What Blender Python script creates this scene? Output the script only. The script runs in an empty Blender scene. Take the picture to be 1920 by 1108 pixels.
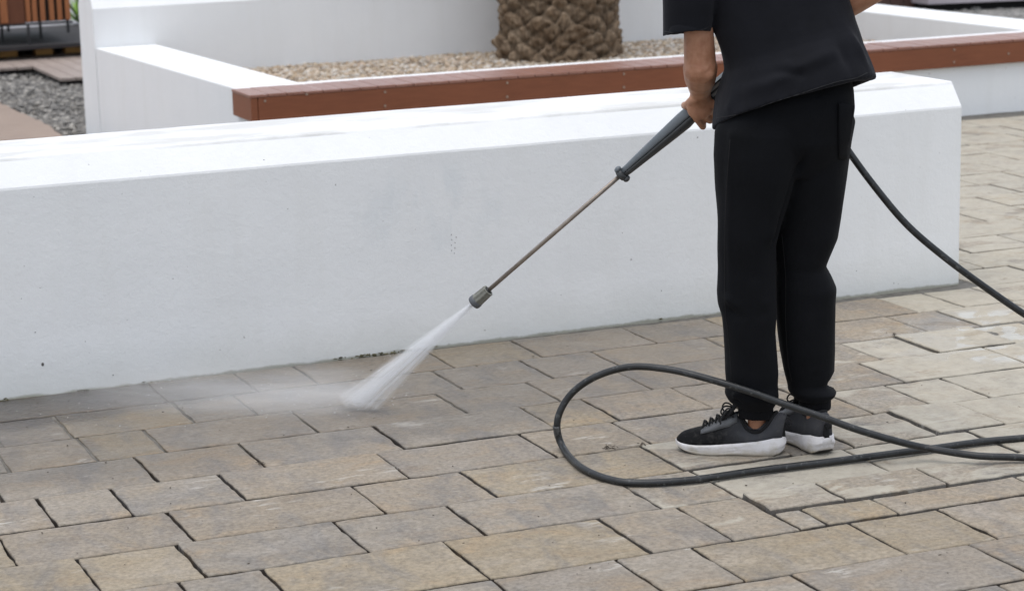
import bpy, bmesh, math, random
import numpy as np
from mathutils import Vector, Matrix, noise as mnoise
random.seed(7); rng = np.random.default_rng(7)
S = bpy.context.scene
R = math.radians

# ---------------------------------------------------------------- camera, sky, sun, exposure
CAM = np.array([0., 0., 1.7]); PITCH, ROLL, YAW, FPX = .2092, -.0257, .4018, 4175.
fh = np.array([math.sin(YAW), math.cos(YAW), 0.]); rh = np.array([math.cos(YAW), -math.sin(YAW), 0.]); zz = np.array([0., 0., 1.])
fwd = fh * math.cos(PITCH) - zz * math.sin(PITCH); up0 = zz * math.cos(PITCH) + fh * math.sin(PITCH)
rt = rh * math.cos(ROLL) + up0 * math.sin(ROLL); upv = up0 * math.cos(ROLL) - rh * math.sin(ROLL)
cd = bpy.data.cameras.new('camera'); cam = bpy.data.objects.new('camera', cd); S.collection.objects.link(cam)
cam.matrix_world = Matrix(((rt[0], upv[0], -fwd[0], CAM[0]), (rt[1], upv[1], -fwd[1], CAM[1]), (rt[2], upv[2], -fwd[2], CAM[2]), (0, 0, 0, 1)))
cd.sensor_width = 36; cd.lens = FPX / 1920 * 36; cd.clip_start = .05; cd.clip_end = 2000
cd.dof.use_dof = True; cd.dof.focus_distance = 6.0; cd.dof.aperture_fstop = 6.3
S.camera = cam
SUN_EL, SUN_AZ = R(82), R(245)
w = bpy.data.worlds.new('World'); S.world = w; w.use_nodes = True
nt = w.node_tree; sky = nt.nodes.new('ShaderNodeTexSky'); sky.sky_type = 'NISHITA'; sky.sun_disc = False
sky.sun_elevation = SUN_EL; sky.sun_rotation = SUN_AZ; sky.air_density = 1.0; sky.dust_density = 2.0; sky.ozone_density = .6
bgn = nt.nodes['Background']; bgn.inputs['Strength'].default_value = .15
gm = nt.nodes.new('ShaderNodeGamma'); gm.inputs['Gamma'].default_value = .50          # thin even overcast: less glare round the sun, less blue
hs_ = nt.nodes.new('ShaderNodeHueSaturation'); hs_.inputs['Saturation'].default_value = .70
nt.links.new(sky.outputs[0], gm.inputs[0]); nt.links.new(gm.outputs[0], hs_.inputs['Color']); nt.links.new(hs_.outputs[0], bgn.inputs['Color'])
sd = bpy.data.lights.new('sun', 'SUN'); sd.energy = .5; sd.angle = R(60); sd.color = (1., .965, .92)
sun = bpy.data.objects.new('sun', sd); S.collection.objects.link(sun)
sv = Vector((math.sin(SUN_AZ) * math.cos(SUN_EL), math.cos(SUN_AZ) * math.cos(SUN_EL), math.sin(SUN_EL)))
sun.rotation_euler = sv.to_track_quat('Z', 'Y').to_euler()
S.view_settings.view_transform = 'Standard'; S.view_settings.look = 'None'; S.view_settings.exposure = 1.82; S.view_settings.gamma = 1
S.render.engine = 'CYCLES'; S.cycles.use_denoising = True; S.cycles.max_bounces = 8; S.cycles.volume_bounces = 3
S.cycles.volume_step_rate = .6; S.cycles.volume_max_steps = 256

# ---------------------------------------------------------------- helpers: a photograph pixel and a depth give a world point
P0 = np.array([2.88, 5.163, 0.])
def ray(x, y):
    d = fwd * FPX + rt * (x - 960) - upv * (y - 554); return d / np.linalg.norm(d)
def gr(x, y, z=0.):
    d = ray(x, y); return CAM + d * ((z - 1.7) / d[2])
def pp(x, y, q=0.):                       # q = metres behind the standing person's upright plane
    d = ray(x, y); return CAM + d * ((P0 @ fh + q) / (d @ fh))
def on_y(x, y, Y):
    d = ray(x, y); return CAM + d * (Y / d[1])
def nrm(v): return v / np.linalg.norm(v)

def tag(o, label=None, cat=None, group=None, kind=None):
    if label: o['label'] = label
    if cat: o['category'] = cat
    if group: o['group'] = group
    if kind: o['kind'] = kind
    return o
def thing(name, loc, label, cat, group=None, rz=0):
    o = bpy.data.objects.new(name, None); S.collection.objects.link(o); o.location = Vector(loc); o.rotation_euler.z = rz; o.empty_display_size = .1
    return tag(o, label, cat, group)
def link(name, me, m, parent=None, smooth=False):
    """world-space mesh -> ONE object; geometry keeps its world place under the parent"""
    o = bpy.data.objects.new(name, me); S.collection.objects.link(o)
    if m and not me.materials: me.materials.append(m)
    if parent is not None:
        o.parent = parent
        mw = Matrix.Translation(parent.location) @ parent.rotation_euler.to_matrix().to_4x4() if parent.type == 'EMPTY' else None
        if mw is not None: o.matrix_parent_inverse = mw.inverted()
    if smooth: me.polygons.foreach_set('use_smooth', [True] * len(me.polygons))
    return o
def mk(name, V, F, m, parent=None, smooth=False):
    me = bpy.data.meshes.new(name); me.from_pydata([tuple(v) for v in V], [], F); me.update()
    return link(name, me, m, parent, smooth)
def bm_to(name, bm, m, parent=None, smooth=False):
    bmesh.ops.recalc_face_normals(bm, faces=bm.faces[:])
    me = bpy.data.meshes.new(name); bm.to_mesh(me); bm.free(); return link(name, me, m, parent, smooth)
def add_box(bm, lo, hi, bev=0., mat=None):
    r = bmesh.ops.create_cube(bm, size=1.); vs = r['verts']
    for v in vs:
        v.co = Vector([lo[i] + (v.co[i] + .5) * (hi[i] - lo[i]) for i in range(3)])
        if mat is not None: v.co = mat @ v.co
    if bev:
        es = list({e for v in vs for e in v.link_edges})
        bmesh.ops.bevel(bm, geom=es, offset=bev, segments=2, affect='EDGES', profile=.5)
def add_loft(bm, rings, cap=True, closed=True):
    vs = [[bm.verts.new(Vector(p)) for p in r] for r in rings]; n = len(rings[0])
    for a, b in zip(vs, vs[1:]):
        for i in range(n if closed else n - 1):
            j = (i + 1) % n; bm.faces.new((a[i], a[j], b[j], b[i]))
    if cap: bm.faces.new(vs[0][::-1]); bm.faces.new(vs[-1])
    return vs
def frame_of(d, ref=zz):
    d = nrm(d); s = np.cross(d, ref); s = nrm(s) if np.linalg.norm(s) > 1e-4 else nrm(np.cross(d, np.array([1., 0, 0]))); return s, np.cross(s, d)
def tube_rings(pts, rad, n=12, ref=zz):
    pts = [np.array(p, float) for p in pts]; out = []; s = None
    for i, p in enumerate(pts):
        d = nrm(pts[min(i + 1, len(pts) - 1)] - pts[max(i - 1, 0)])
        if s is None: s, t = frame_of(d, ref)
        else: s = nrm(s - d * (s @ d)); t = np.cross(s, d)
        r = rad[i] if hasattr(rad, '__len__') else rad
        out.append([p + r * (math.cos(a) * s + math.sin(a) * t) for a in np.linspace(0, 2 * math.pi, n, endpoint=False)])
    return out
def spline(P, n=12):
    P = [np.array(p, float) for p in P]; Q = [2 * P[0] - P[1]] + P + [2 * P[-1] - P[-2]]; out = []
    for i in range(1, len(Q) - 2):
        for k in range(n):
            t = k / n; a, b, c, d = Q[i - 1:i + 3]
            out.append(.5 * (2 * b + (c - a) * t + (2 * a - 5 * b + 4 * c - d) * t * t + (3 * b - a - 3 * c + d) * t ** 3))
    out.append(P[-1]); return out
def add_tube(bm, pts, rad, n=12): add_loft(bm, tube_rings(pts, rad, n))
def add_cap(bm, a, b, ra, rb, n=14):      # tapered capsule
    a = np.array(a, float); b = np.array(b, float); d = nrm(b - a); P, Q = [], []
    for t in (-80, -55, -30): P.append(a + d * ra * math.sin(R(t))); Q.append(ra * math.cos(R(t)))
    P += [a, (a + b) / 2, b]; Q += [ra, (ra + rb) / 2, rb]
    for t in (30, 55, 80): P.append(b + d * rb * math.sin(R(t))); Q.append(rb * math.cos(R(t)))
    add_tube(bm, P, Q, n)
def add_ell(bm, c, ax, n=18):             # ellipsoid, ax = three world half-axis vectors
    r = bmesh.ops.create_uvsphere(bm, u_segments=n, v_segments=n // 2 + 2, radius=1.)
    M = np.array(ax).T
    for v in r['verts']: v.co = Vector(np.array(c) + M @ np.array(v.co))
def fuse(bm, vox, smooth_it=4):           # one continuous surface out of overlapping closed shapes
    bmesh.ops.recalc_face_normals(bm, faces=bm.faces[:])
    me = bpy.data.meshes.new('tmp'); bm.to_mesh(me); bm.free(); o = bpy.data.objects.new('tmp', me); S.collection.objects.link(o)
    md = o.modifiers.new('r', 'REMESH'); md.mode = 'VOXEL'; md.voxel_size = vox; md.use_smooth_shade = True
    ms = o.modifiers.new('s', 'SMOOTH'); ms.iterations = smooth_it; ms.factor = .5
    dg = bpy.context.evaluated_depsgraph_get(); dg.update()
    m2 = bpy.data.meshes.new_from_object(o.evaluated_get(dg)); bpy.data.objects.remove(o); return m2
def coords(me):
    a = np.empty(len(me.vertices) * 3); me.vertices.foreach_get('co', a); b = np.empty_like(a); me.vertices.foreach_get('normal', b)
    return a.reshape(-1, 3), b.reshape(-1, 3)
def setco(me, a): me.vertices.foreach_set('co', a.ravel()); me.update()

# ---------------------------------------------------------------- materials
class NT:
    def __init__(s, name):
        s.m = bpy.data.materials.new(name); s.m.use_nodes = True; s.t = s.m.node_tree; s.n = s.t.nodes; s.b = s.n['Principled BSDF']
    def add(s, ty, **kw):
        x = s.n.new(ty)
        for k, v in kw.items():
            if k in x.bl_rna.properties: setattr(x, k, v)
            else: x.inputs[k].default_value = v
        return x
    def l(s, a, b): s.t.links.new(a, b)
    def obj(s, scale=(1, 1, 1)):
        tc = s.add('ShaderNodeTexCoord'); mp = s.add('ShaderNodeMapping'); mp.inputs['Scale'].default_value = scale; s.l(tc.outputs['Object'], mp.inputs[0]); return mp.outputs[0]
    def noise(s, v, sc, det=4, rough=.55, dist=0.):
        x = s.add('ShaderNodeTexNoise'); x.inputs['Scale'].default_value = sc; x.inputs['Detail'].default_value = det; x.inputs['Roughness'].default_value = rough; x.inputs['Distortion'].default_value = dist
        s.l(v, x.inputs['Vector']); return x.outputs['Fac']
    def ramp(s, f, a, b, ca=(0, 0, 0, 1), cb=(1, 1, 1, 1)):
        x = s.add('ShaderNodeValToRGB'); e = x.color_ramp.elements; e[0].position = a; e[1].position = b; e[0].color = ca; e[1].color = cb; s.l(f, x.inputs[0]); return x.outputs[0]
    def mix(s, f, a, b, mode='MIX'):
        x = s.add('ShaderNodeMix'); x.data_type = 'RGBA'; x.blend_type = mode
        for so, v in ((x.inputs[0], f), (x.inputs[6], a), (x.inputs[7], b)):
            if hasattr(v, 'is_linked'): s.l(v, so)
            else: so.default_value = v if not isinstance(v, tuple) or len(v) == 4 else (*v, 1)
        return x.outputs[2]
    def math(s, op, a, b=0., c=None, clamp=False):
        x = s.add('ShaderNodeMath'); x.operation = op; x.use_clamp = clamp
        for so, v in zip(x.inputs, (a, b) if c is None else (a, b, c)):
            if hasattr(v, 'is_linked'): s.l(v, so)
            else: so.default_value = v
        return x.outputs[0]
    def xyz(s, v):
        x = s.add('ShaderNodeSeparateXYZ'); s.l(v, x.inputs[0]); return x.outputs
    def bump(s, h, st, dist=.01, prev=None):
        x = s.add('ShaderNodeBump'); x.inputs['Strength'].default_value = st; x.inputs['Distance'].default_value = dist; s.l(h, x.inputs['Height'])
        if prev: s.l(prev, x.inputs['Normal'])
        return x.outputs[0]
    def out(s, col=None, rough=None, nor=None, spec=None, metal=None):
        for k, v in (('Base Color', col), ('Roughness', rough), ('Normal', nor), ('Specular IOR Level', spec), ('Metallic', metal)):
            if v is None: continue
            if hasattr(v, 'is_linked'): s.l(v, s.b.inputs[k])
            else: s.b.inputs[k].default_value = (*v, 1) if isinstance(v, tuple) and len(v) == 3 else v
        return s.m
def simple(name, c, rough=.6, var=.15, sc=20, bump=0., spec=.4, metal=0., bsc=200, stretch=(1, 1, 1)):
    t = NT(name); v = t.obj(stretch); n = t.noise(v, sc)
    lo = tuple(x * (1 - var) for x in c); hi = tuple(min(1, x * (1 + var)) for x in c)
    col = t.mix(t.ramp(n, .3, .7), lo, hi)
    nor = t.bump(t.noise(v, bsc, 3), bump, .004) if bump else None
    return t.out(col, rough, nor, spec, metal)

def m_plaster(name, front=False):
    t = NT(name); v = t.obj(); x, y, z = t.xyz(v)
    big = t.noise(v, 1.3, 5, .6); streak = t.noise(t.obj((6, 6, .7)), 1.6, 4)
    col = t.mix(t.ramp(big, .35, .75), (.79, .795, .80), (.735, .745, .755))
    col = t.mix(t.math('MULTIPLY', t.ramp(streak, .5, .8), .25), col, (.66, .655, .63))
    if front:
        # damp blotches with their own outline, half-washed graffiti ghost right of the middle
        mx = t.math('SUBTRACT', 1., t.math('ABSOLUTE', t.math('DIVIDE', t.math('SUBTRACT', x, 2.62), .36)), clamp=True)
        mz = t.math('SUBTRACT', 1., t.math('ABSOLUTE', t.math('DIVIDE', t.math('SUBTRACT', z, .47), .17)), clamp=True)
        box = t.ramp(t.math('MULTIPLY', mx, mz), .05, .35)
        pat = t.math('MULTIPLY', t.ramp(t.noise(t.obj((1, 1, .32)), 11, 3, .55, .3), .44, .60), t.ramp(t.noise(t.obj((1, 1, 1.2)), 6, 3, .5, .6), .40, .52))
        col = t.mix(t.math('MULTIPLY', t.math('MULTIPLY', box, pat), .30), col, (.62, .66, .69))
        b2 = t.ramp(t.noise(v, 2.4, 4, .6), .6, .72); col = t.mix(t.math('MULTIPLY', b2, .28), col, (.70, .72, .70))
        # splash dirt and algae along the foot
        foot = t.math('ADD', z, t.math('MULTIPLY', t.math('SUBTRACT', t.noise(v, 5, 5, .65), .5), .16))
        col = t.mix(t.math('MULTIPLY', t.ramp(foot, -.03, .15, (1, 1, 1, 1), (0, 0, 0, 1)), .4), col, (.56, .57, .53))
        foot2 = t.math('ADD', z, t.math('MULTIPLY', t.math('SUBTRACT', t.noise(v, 9, 5, .7), .5), .026))
        col = t.mix(t.math('MULTIPLY', t.ramp(foot2, -.004, .008, (1, 1, 1, 1), (0, 0, 0, 1)), .7), col, (.20, .19, .12))
        # grime on the flat top, strengthened to tone down its overbright light
        topd = t.math('MULTIPLY', t.math('GREATER_THAN', z, .728), t.ramp(t.noise(t.obj((1, 3, 1)), 1.9, 6, .65), .42, .60))
        col = t.mix(t.math('MULTIPLY', topd, .8), col, (.52, .515, .50))
    pk = t.ramp(t.noise(v, 60, 2), .755, .775); col = t.mix(t.math('MULTIPLY', pk, .7), col, (.3, .29, .28))
    nor = t.bump(t.noise(v, 130, 3, .6), .17, .004, t.bump(t.noise(v, 45, 3), .16, .006, t.bump(t.noise(v, 5, 3), .2, .015)))
    return t.out(col, .75, nor, .3)
M_WALL = m_plaster('white_plaster', True); M_PLANT = m_plaster('white_plaster_planter')

def m_paver():
    t = NT('paver_stone'); v = t.obj(); x, y, z = t.xyz(v)
    a = t.add('ShaderNodeAttribute', attribute_name='tint'); sd_ = t.add('ShaderNodeAttribute', attribute_name='seed')
    off = t.add('ShaderNodeVectorMath', operation='MULTIPLY_ADD'); t.l(sd_.outputs['Color'], off.inputs[0]); off.inputs[1].default_value = (40, 40, 40); t.l(v, off.inputs[2]); p = off.outputs[0]
    ms = t.add('ShaderNodeMapping'); ms.inputs['Scale'].default_value = (1, 1.9, 1); ms.inputs['Rotation'].default_value = (0, 0, .35); t.l(p, ms.inputs[0]); ps = ms.outputs[0]
    ms2 = t.add('ShaderNodeMapping'); ms2.inputs['Scale'].default_value = (2.2, 1, 1); ms2.inputs['Rotation'].default_value = (0, 0, -.2); t.l(p, ms2.inputs[0])
    n1 = t.noise(ps, 4.2, 7, .66, .6); n2 = t.noise(ms2.outputs[0], 3.4, 6, .64, .5); n3 = t.noise(p, 75, 6, .75); n4 = t.noise(p, 9, 6, .7, .3)
    m3 = t.add('ShaderNodeMapping'); m3.inputs['Scale'].default_value = (.5, 2.2, 1); m3.inputs['Rotation'].default_value = (0, 0, -.5); t.l(p, m3.inputs[0]); ms3 = m3.outputs[0]
    base = a.outputs['Color']
    och = t.mix(.5, base, (.36, .24, .12)); gry = t.mix(.6, base, (.135, .135, .140)); lit = t.mix(.5, base, (.40, .37, .34))
    c = t.mix(t.math('MULTIPLY', t.ramp(n1, .52, .70), .62), base, och)
    c = t.mix(t.math('MULTIPLY', t.ramp(n2, .47, .64), .85), c, gry)
    c = t.mix(t.math('MULTIPLY', t.ramp(n1, .22, .50, (1, 1, 1, 1), (0, 0, 0, 1)), .7), c, lit)
    c = t.mix(t.math('MULTIPLY', t.ramp(n4, .55, .80), .5), c, (.21, .155, .105))
    c = t.mix(t.ramp(n3, .25, .8), t.mix(1., c, (.52, .51, .50), 'MULTIPLY'), t.mix(1., c, (1.45, 1.45, 1.45), 'MULTIPLY'))
    scr = t.ramp(t.noise(ms3, 26, 3, .6, .6), .66, .72); c = t.mix(t.math('MULTIPLY', t.math('MULTIPLY', scr, t.ramp(n2, .42, .58)), .45), c, (.46, .43, .40))
    sw = t.ramp(t.noise(p, 3.1, 3), .60, .66); s2 = t.ramp(t.noise(ms3, 15, 6, .7, .5), .54, .60); c = t.mix(t.math('MULTIPLY', t.math('MULTIPLY', sw, s2), .55), c, (.50, .475, .43))
    dk_ = t.ramp(t.noise(p, 2.3, 5, .65), .62, .72); c = t.mix(t.math('MULTIPLY', dk_, .35), c, t.mix(1., c, (.55, .54, .55), 'MULTIPLY'))
    spk = t.ramp(t.noise(p, 150, 2), .68, .73); c = t.mix(t.math('MULTIPLY', spk, .65), c, (.085, .068, .058))
    # pale worn bloom with a hard ragged outline (amount per paver in the alpha-like blue channel of 'wear')
    wr = t.add('ShaderNodeAttribute', attribute_name='wear'); wx = t.xyz(wr.outputs['Color'])
    bl = t.math('ADD', t.noise(t.obj((1, 1.8, 1)), 4.2, 7, .68, .4), t.math('MULTIPLY', t.math('SUBTRACT', wx[0], .5), .36))
    blm = t.math('MULTIPLY', t.ramp(bl, .55, .63), t.math('MULTIPLY_ADD', t.ramp(t.noise(p, 22, 6, .7), .3, .6), .55, .45)); c = t.mix(t.math('MULTIPLY', blm, .80), c, t.mix(t.noise(p, 14, 5), (.33, .305, .25), (.50, .462, .385)))
    # wet by the jet: a long damp tongue beside the wall
    wn = t.math('MULTIPLY', t.math('SUBTRACT', t.noise(v, 3.2, 5, .6, .3), .5), .42)
    dx = t.math('DIVIDE', t.math('SUBTRACT', x, 1.15), .95); dy = t.math('DIVIDE', t.math('SUBTRACT', y, 6.56), .22)
    rr = t.math('ADD', t.math('SQRT', t.math('ADD', t.math('MULTIPLY', dx, dx), t.math('MULTIPLY', dy, dy))), wn)
    wet = t.ramp(rr, .72, 1.05, (1, 1, 1, 1), (0, 0, 0, 1))
    dx2 = t.math('DIVIDE', t.math('SUBTRACT', x, 1.9), 1.9); dy2 = t.math('DIVIDE', t.math('SUBTRACT', y, 6.35), .75)
    r2 = t.math('ADD', t.math('SQRT', t.math('ADD', t.math('MULTIPLY', dx2, dx2), t.math('MULTIPLY', dy2, dy2))), wn)
    damp = t.ramp(r2, .8, 1.15, (1, 1, 1, 1), (0, 0, 0, 1))
    c = t.mix(t.math('MULTIPLY', damp, .55), c, t.mix(1., c, (.50, .48, .47), 'MULTIPLY'))
    c = t.mix(t.math('MULTIPLY', wet, .9), c, t.mix(1., c, (.50, .49, .50), 'MULTIPLY'))
    # thin standing water further right
    pn = t.noise(t.obj((1, 1.5, 1)), 3.4, 4, .55, .4)
    px_ = t.math('DIVIDE', t.math('SUBTRACT', x, 4.28), .50); py_ = t.math('DIVIDE', t.math('SUBTRACT', y, 5.98), .42)
    pr = t.math('SUBTRACT', 1., t.math('SQRT', t.math('ADD', t.math('MULTIPLY', px_, px_), t.math('MULTIPLY', py_, py_))), clamp=True)
    pud = t.math('MULTIPLY', t.ramp(pn, .47, .51), t.ramp(pr, .02, .2))
    ro = t.mix(wet, t.mix(damp, (.80, .80, .80), (.33, .33, .33)), (.22, .22, .22)); ro = t.mix(pud, ro, (.06, .06, .06))
    nh = t.bump(t.noise(p, 110, 5, .65), .5, .004, t.bump(n1, .45, .012, t.bump(t.noise(ps, 14, 5, .6), .35, .006)))
    nmix = t.add('ShaderNodeMix'); nmix.data_type = 'VECTOR'; t.l(pud, nmix.inputs[0]); t.l(nh, nmix.inputs[4])
    ge = t.add('ShaderNodeNewGeometry'); t.l(ge.outputs['Normal'], nmix.inputs[5])
    return t.out(c, ro, nmix.outputs[1], .4)
M_PAVER = m_paver()

def m_wood(name, c, c2, sc=(1, 12, 12), rough=.6):
    t = NT(name); v = t.obj(sc); n = t.noise(v, 4, 6, .6, .6); n2 = t.noise(t.obj(), 1.2, 3)
    a = t.add('ShaderNodeAttribute', attribute_name='tint')
    col = t.mix(t.ramp(n, .3, .72), c, c2); col = t.mix(t.math('MULTIPLY', t.ramp(n2, .4, .7), .35), col, tuple(min(1, q * 1.35) for q in c2))
    nor = t.bump(t.noise(t.obj(tuple(q * 3 for q in sc)), 8, 4), .25, .003)
    return t.out(col, rough, nor, .35)
M_BENCH = m_wood('red_brown_decking', (.150, .047, .020), (.195, .064, .028), (2, 10, 14), .45)
M_SEAT = m_wood('red_brown_decking_skylit', (.20, .092, .066), (.27, .135, .10), (14, 3, 10), .36)  # same timber, with the sky's reflection put into a lighter, pinker colour
M_DECKA = m_wood('brown_deck_boards', (.215, .155, .118), (.28, .21, .165), (1.2, 14, 10))
M_DECKB = m_wood('greyed_deck_boards', (.22, .175, .15), (.32, .265, .235), (14, 1.2, 10))
M_DARKD = m_wood('dark_deck_boards', (.018, .016, .017), (.032, .029, .030), (1.5, 12, 10), .8)
M_SLAT = m_wood('orange_brown_slats', (.19, .062, .022), (.33, .125, .048), (10, 10, 1.5))
M_FENCE = m_wood('dark_brown_fence_boards', (.05, .026, .020), (.085, .044, .033), (10, 10, 1.5))
M_PINE = m_wood('raw_pine', (.42, .22, .07), (.55, .32, .11), (3, 10, 10))
M_BLK = simple('black_metal', (.016, .016, .018), .45, .2)
M_SKIN = NT('skin'); _v = M_SKIN.obj(); _c = M_SKIN.mix(M_SKIN.ramp(M_SKIN.noise(_v, 18, 6, .65), .36, .66), (.31, .142, .080), (.47, .246, .156))
_c = M_SKIN.mix(M_SKIN.math('MULTIPLY', M_SKIN.ramp(M_SKIN.noise(_v, 45, 3), .5, .7), .25), _c, (.36, .14, .09))
M_SKIN.b.inputs['Subsurface Weight'].default_value = .08; M_SKIN.b.inputs['Subsurface Radius'].default_value = (.01, .004, .002)
M_SKIN = M_SKIN.out(_c, .5, M_SKIN.bump(M_SKIN.noise(_v, 260, 3), .25, .002), .35)
def m_cloth(name, c, sc=900, sheen=.25):
    t = NT(name); v = t.obj(); n = t.noise(v, 6, 5, .6)
    col = t.mix(t.ramp(n, .35, .7), tuple(q * .8 for q in c), tuple(q * 1.25 for q in c))
    lint = t.ramp(t.noise(v, 240, 2), .76, .79); col = t.mix(t.math('MULTIPLY', lint, .12), col, (.25, .24, .23))
    nor = t.bump(t.noise(v, sc, 2), .3, .0015, t.bump(t.noise(v, 55, 3), .18, .004))
    t.b.inputs['Sheen Weight'].default_value = sheen; t.b.inputs['Sheen Roughness'].default_value = .5
    t.b.inputs['Sheen Tint'].default_value = (.5, .5, .56, 1)
    return t.out(col, .9, nor, .15)
M_TEE = m_cloth('black_jersey', (.0072, .0076, .0104), 1100, .09); M_TROU = m_cloth('black_fleece', (.0036, .0040, .0054), 700, .02)
M_CUFF = m_cloth('black_rib_knit', (.0048, .0048, .006), 900, .03); M_STITCH = simple('grey_black_thread', (.017, .017, .019), .9); M_SEAM = simple('black_seam', (.004, .004, .005), .9)
M_HAIR = simple('dark_hair', (.012, .009, .007), .5, .3, 80, .4)

# ---------------------------------------------------------------- ground and pavement
YW = 6.735; PIT = .2735
def jit(p, s, a): return a * mnoise.noise(Vector((p[0] * s, p[1] * s, p[2] * s)))
M_SAND = simple('joint_sand', (.050, .040, .031), .95, .35, 30, .5); M_SANDG = simple('joint_sand_damp', (.125, .118, .105), .9, .3, 30, .4)
def m_gravel(name, cols, sc, bump=.8):
    t = NT(name); v = t.obj(); vo = t.add('ShaderNodeTexVoronoi'); vo.inputs['Scale'].default_value = sc; t.l(v, vo.inputs['Vector'])
    h = t.add('ShaderNodeSeparateColor'); t.l(vo.outputs['Color'], h.inputs[0])
    r = t.add('ShaderNodeValToRGB'); e = r.color_ramp.elements; e[0].color = (*cols[0], 1); e[1].color = (*cols[-1], 1)
    for i, c in enumerate(cols[1:-1]): q = e.new((i + 1) / (len(cols) - 1)); q.color = (*c, 1)
    t.l(h.outputs[0], r.inputs[0]); d = t.math('SUBTRACT', 1., vo.outputs['Distance'])
    return t.out(t.mix(t.math('MULTIPLY', t.noise(v, 4, 4), .5), r.outputs[0], cols[0]), .9, t.bump(d, bump, .02), .2)
M_GREY = m_gravel('grey_rubble', [(.10, .10, .098), (.19, .185, .175), (.27, .26, .245), (.40, .385, .36)], 26)
M_PEB = m_gravel('beige_pebbles', [(.30, .215, .14), (.46, .36, .26), (.56, .47, .38), (.66, .60, .54)], 34)
def sheet(name, lo, hi, z, m, kind='structure'):
    return tag(mk(name, [(lo[0], lo[1], z), (hi[0], lo[1], z), (hi[0], hi[1], z), (lo[0], hi[1], z)], [(0, 1, 2, 3)], m), kind=kind)
sheet('ground', (-400, -300), (400, 500), -.34, M_GREY)

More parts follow.
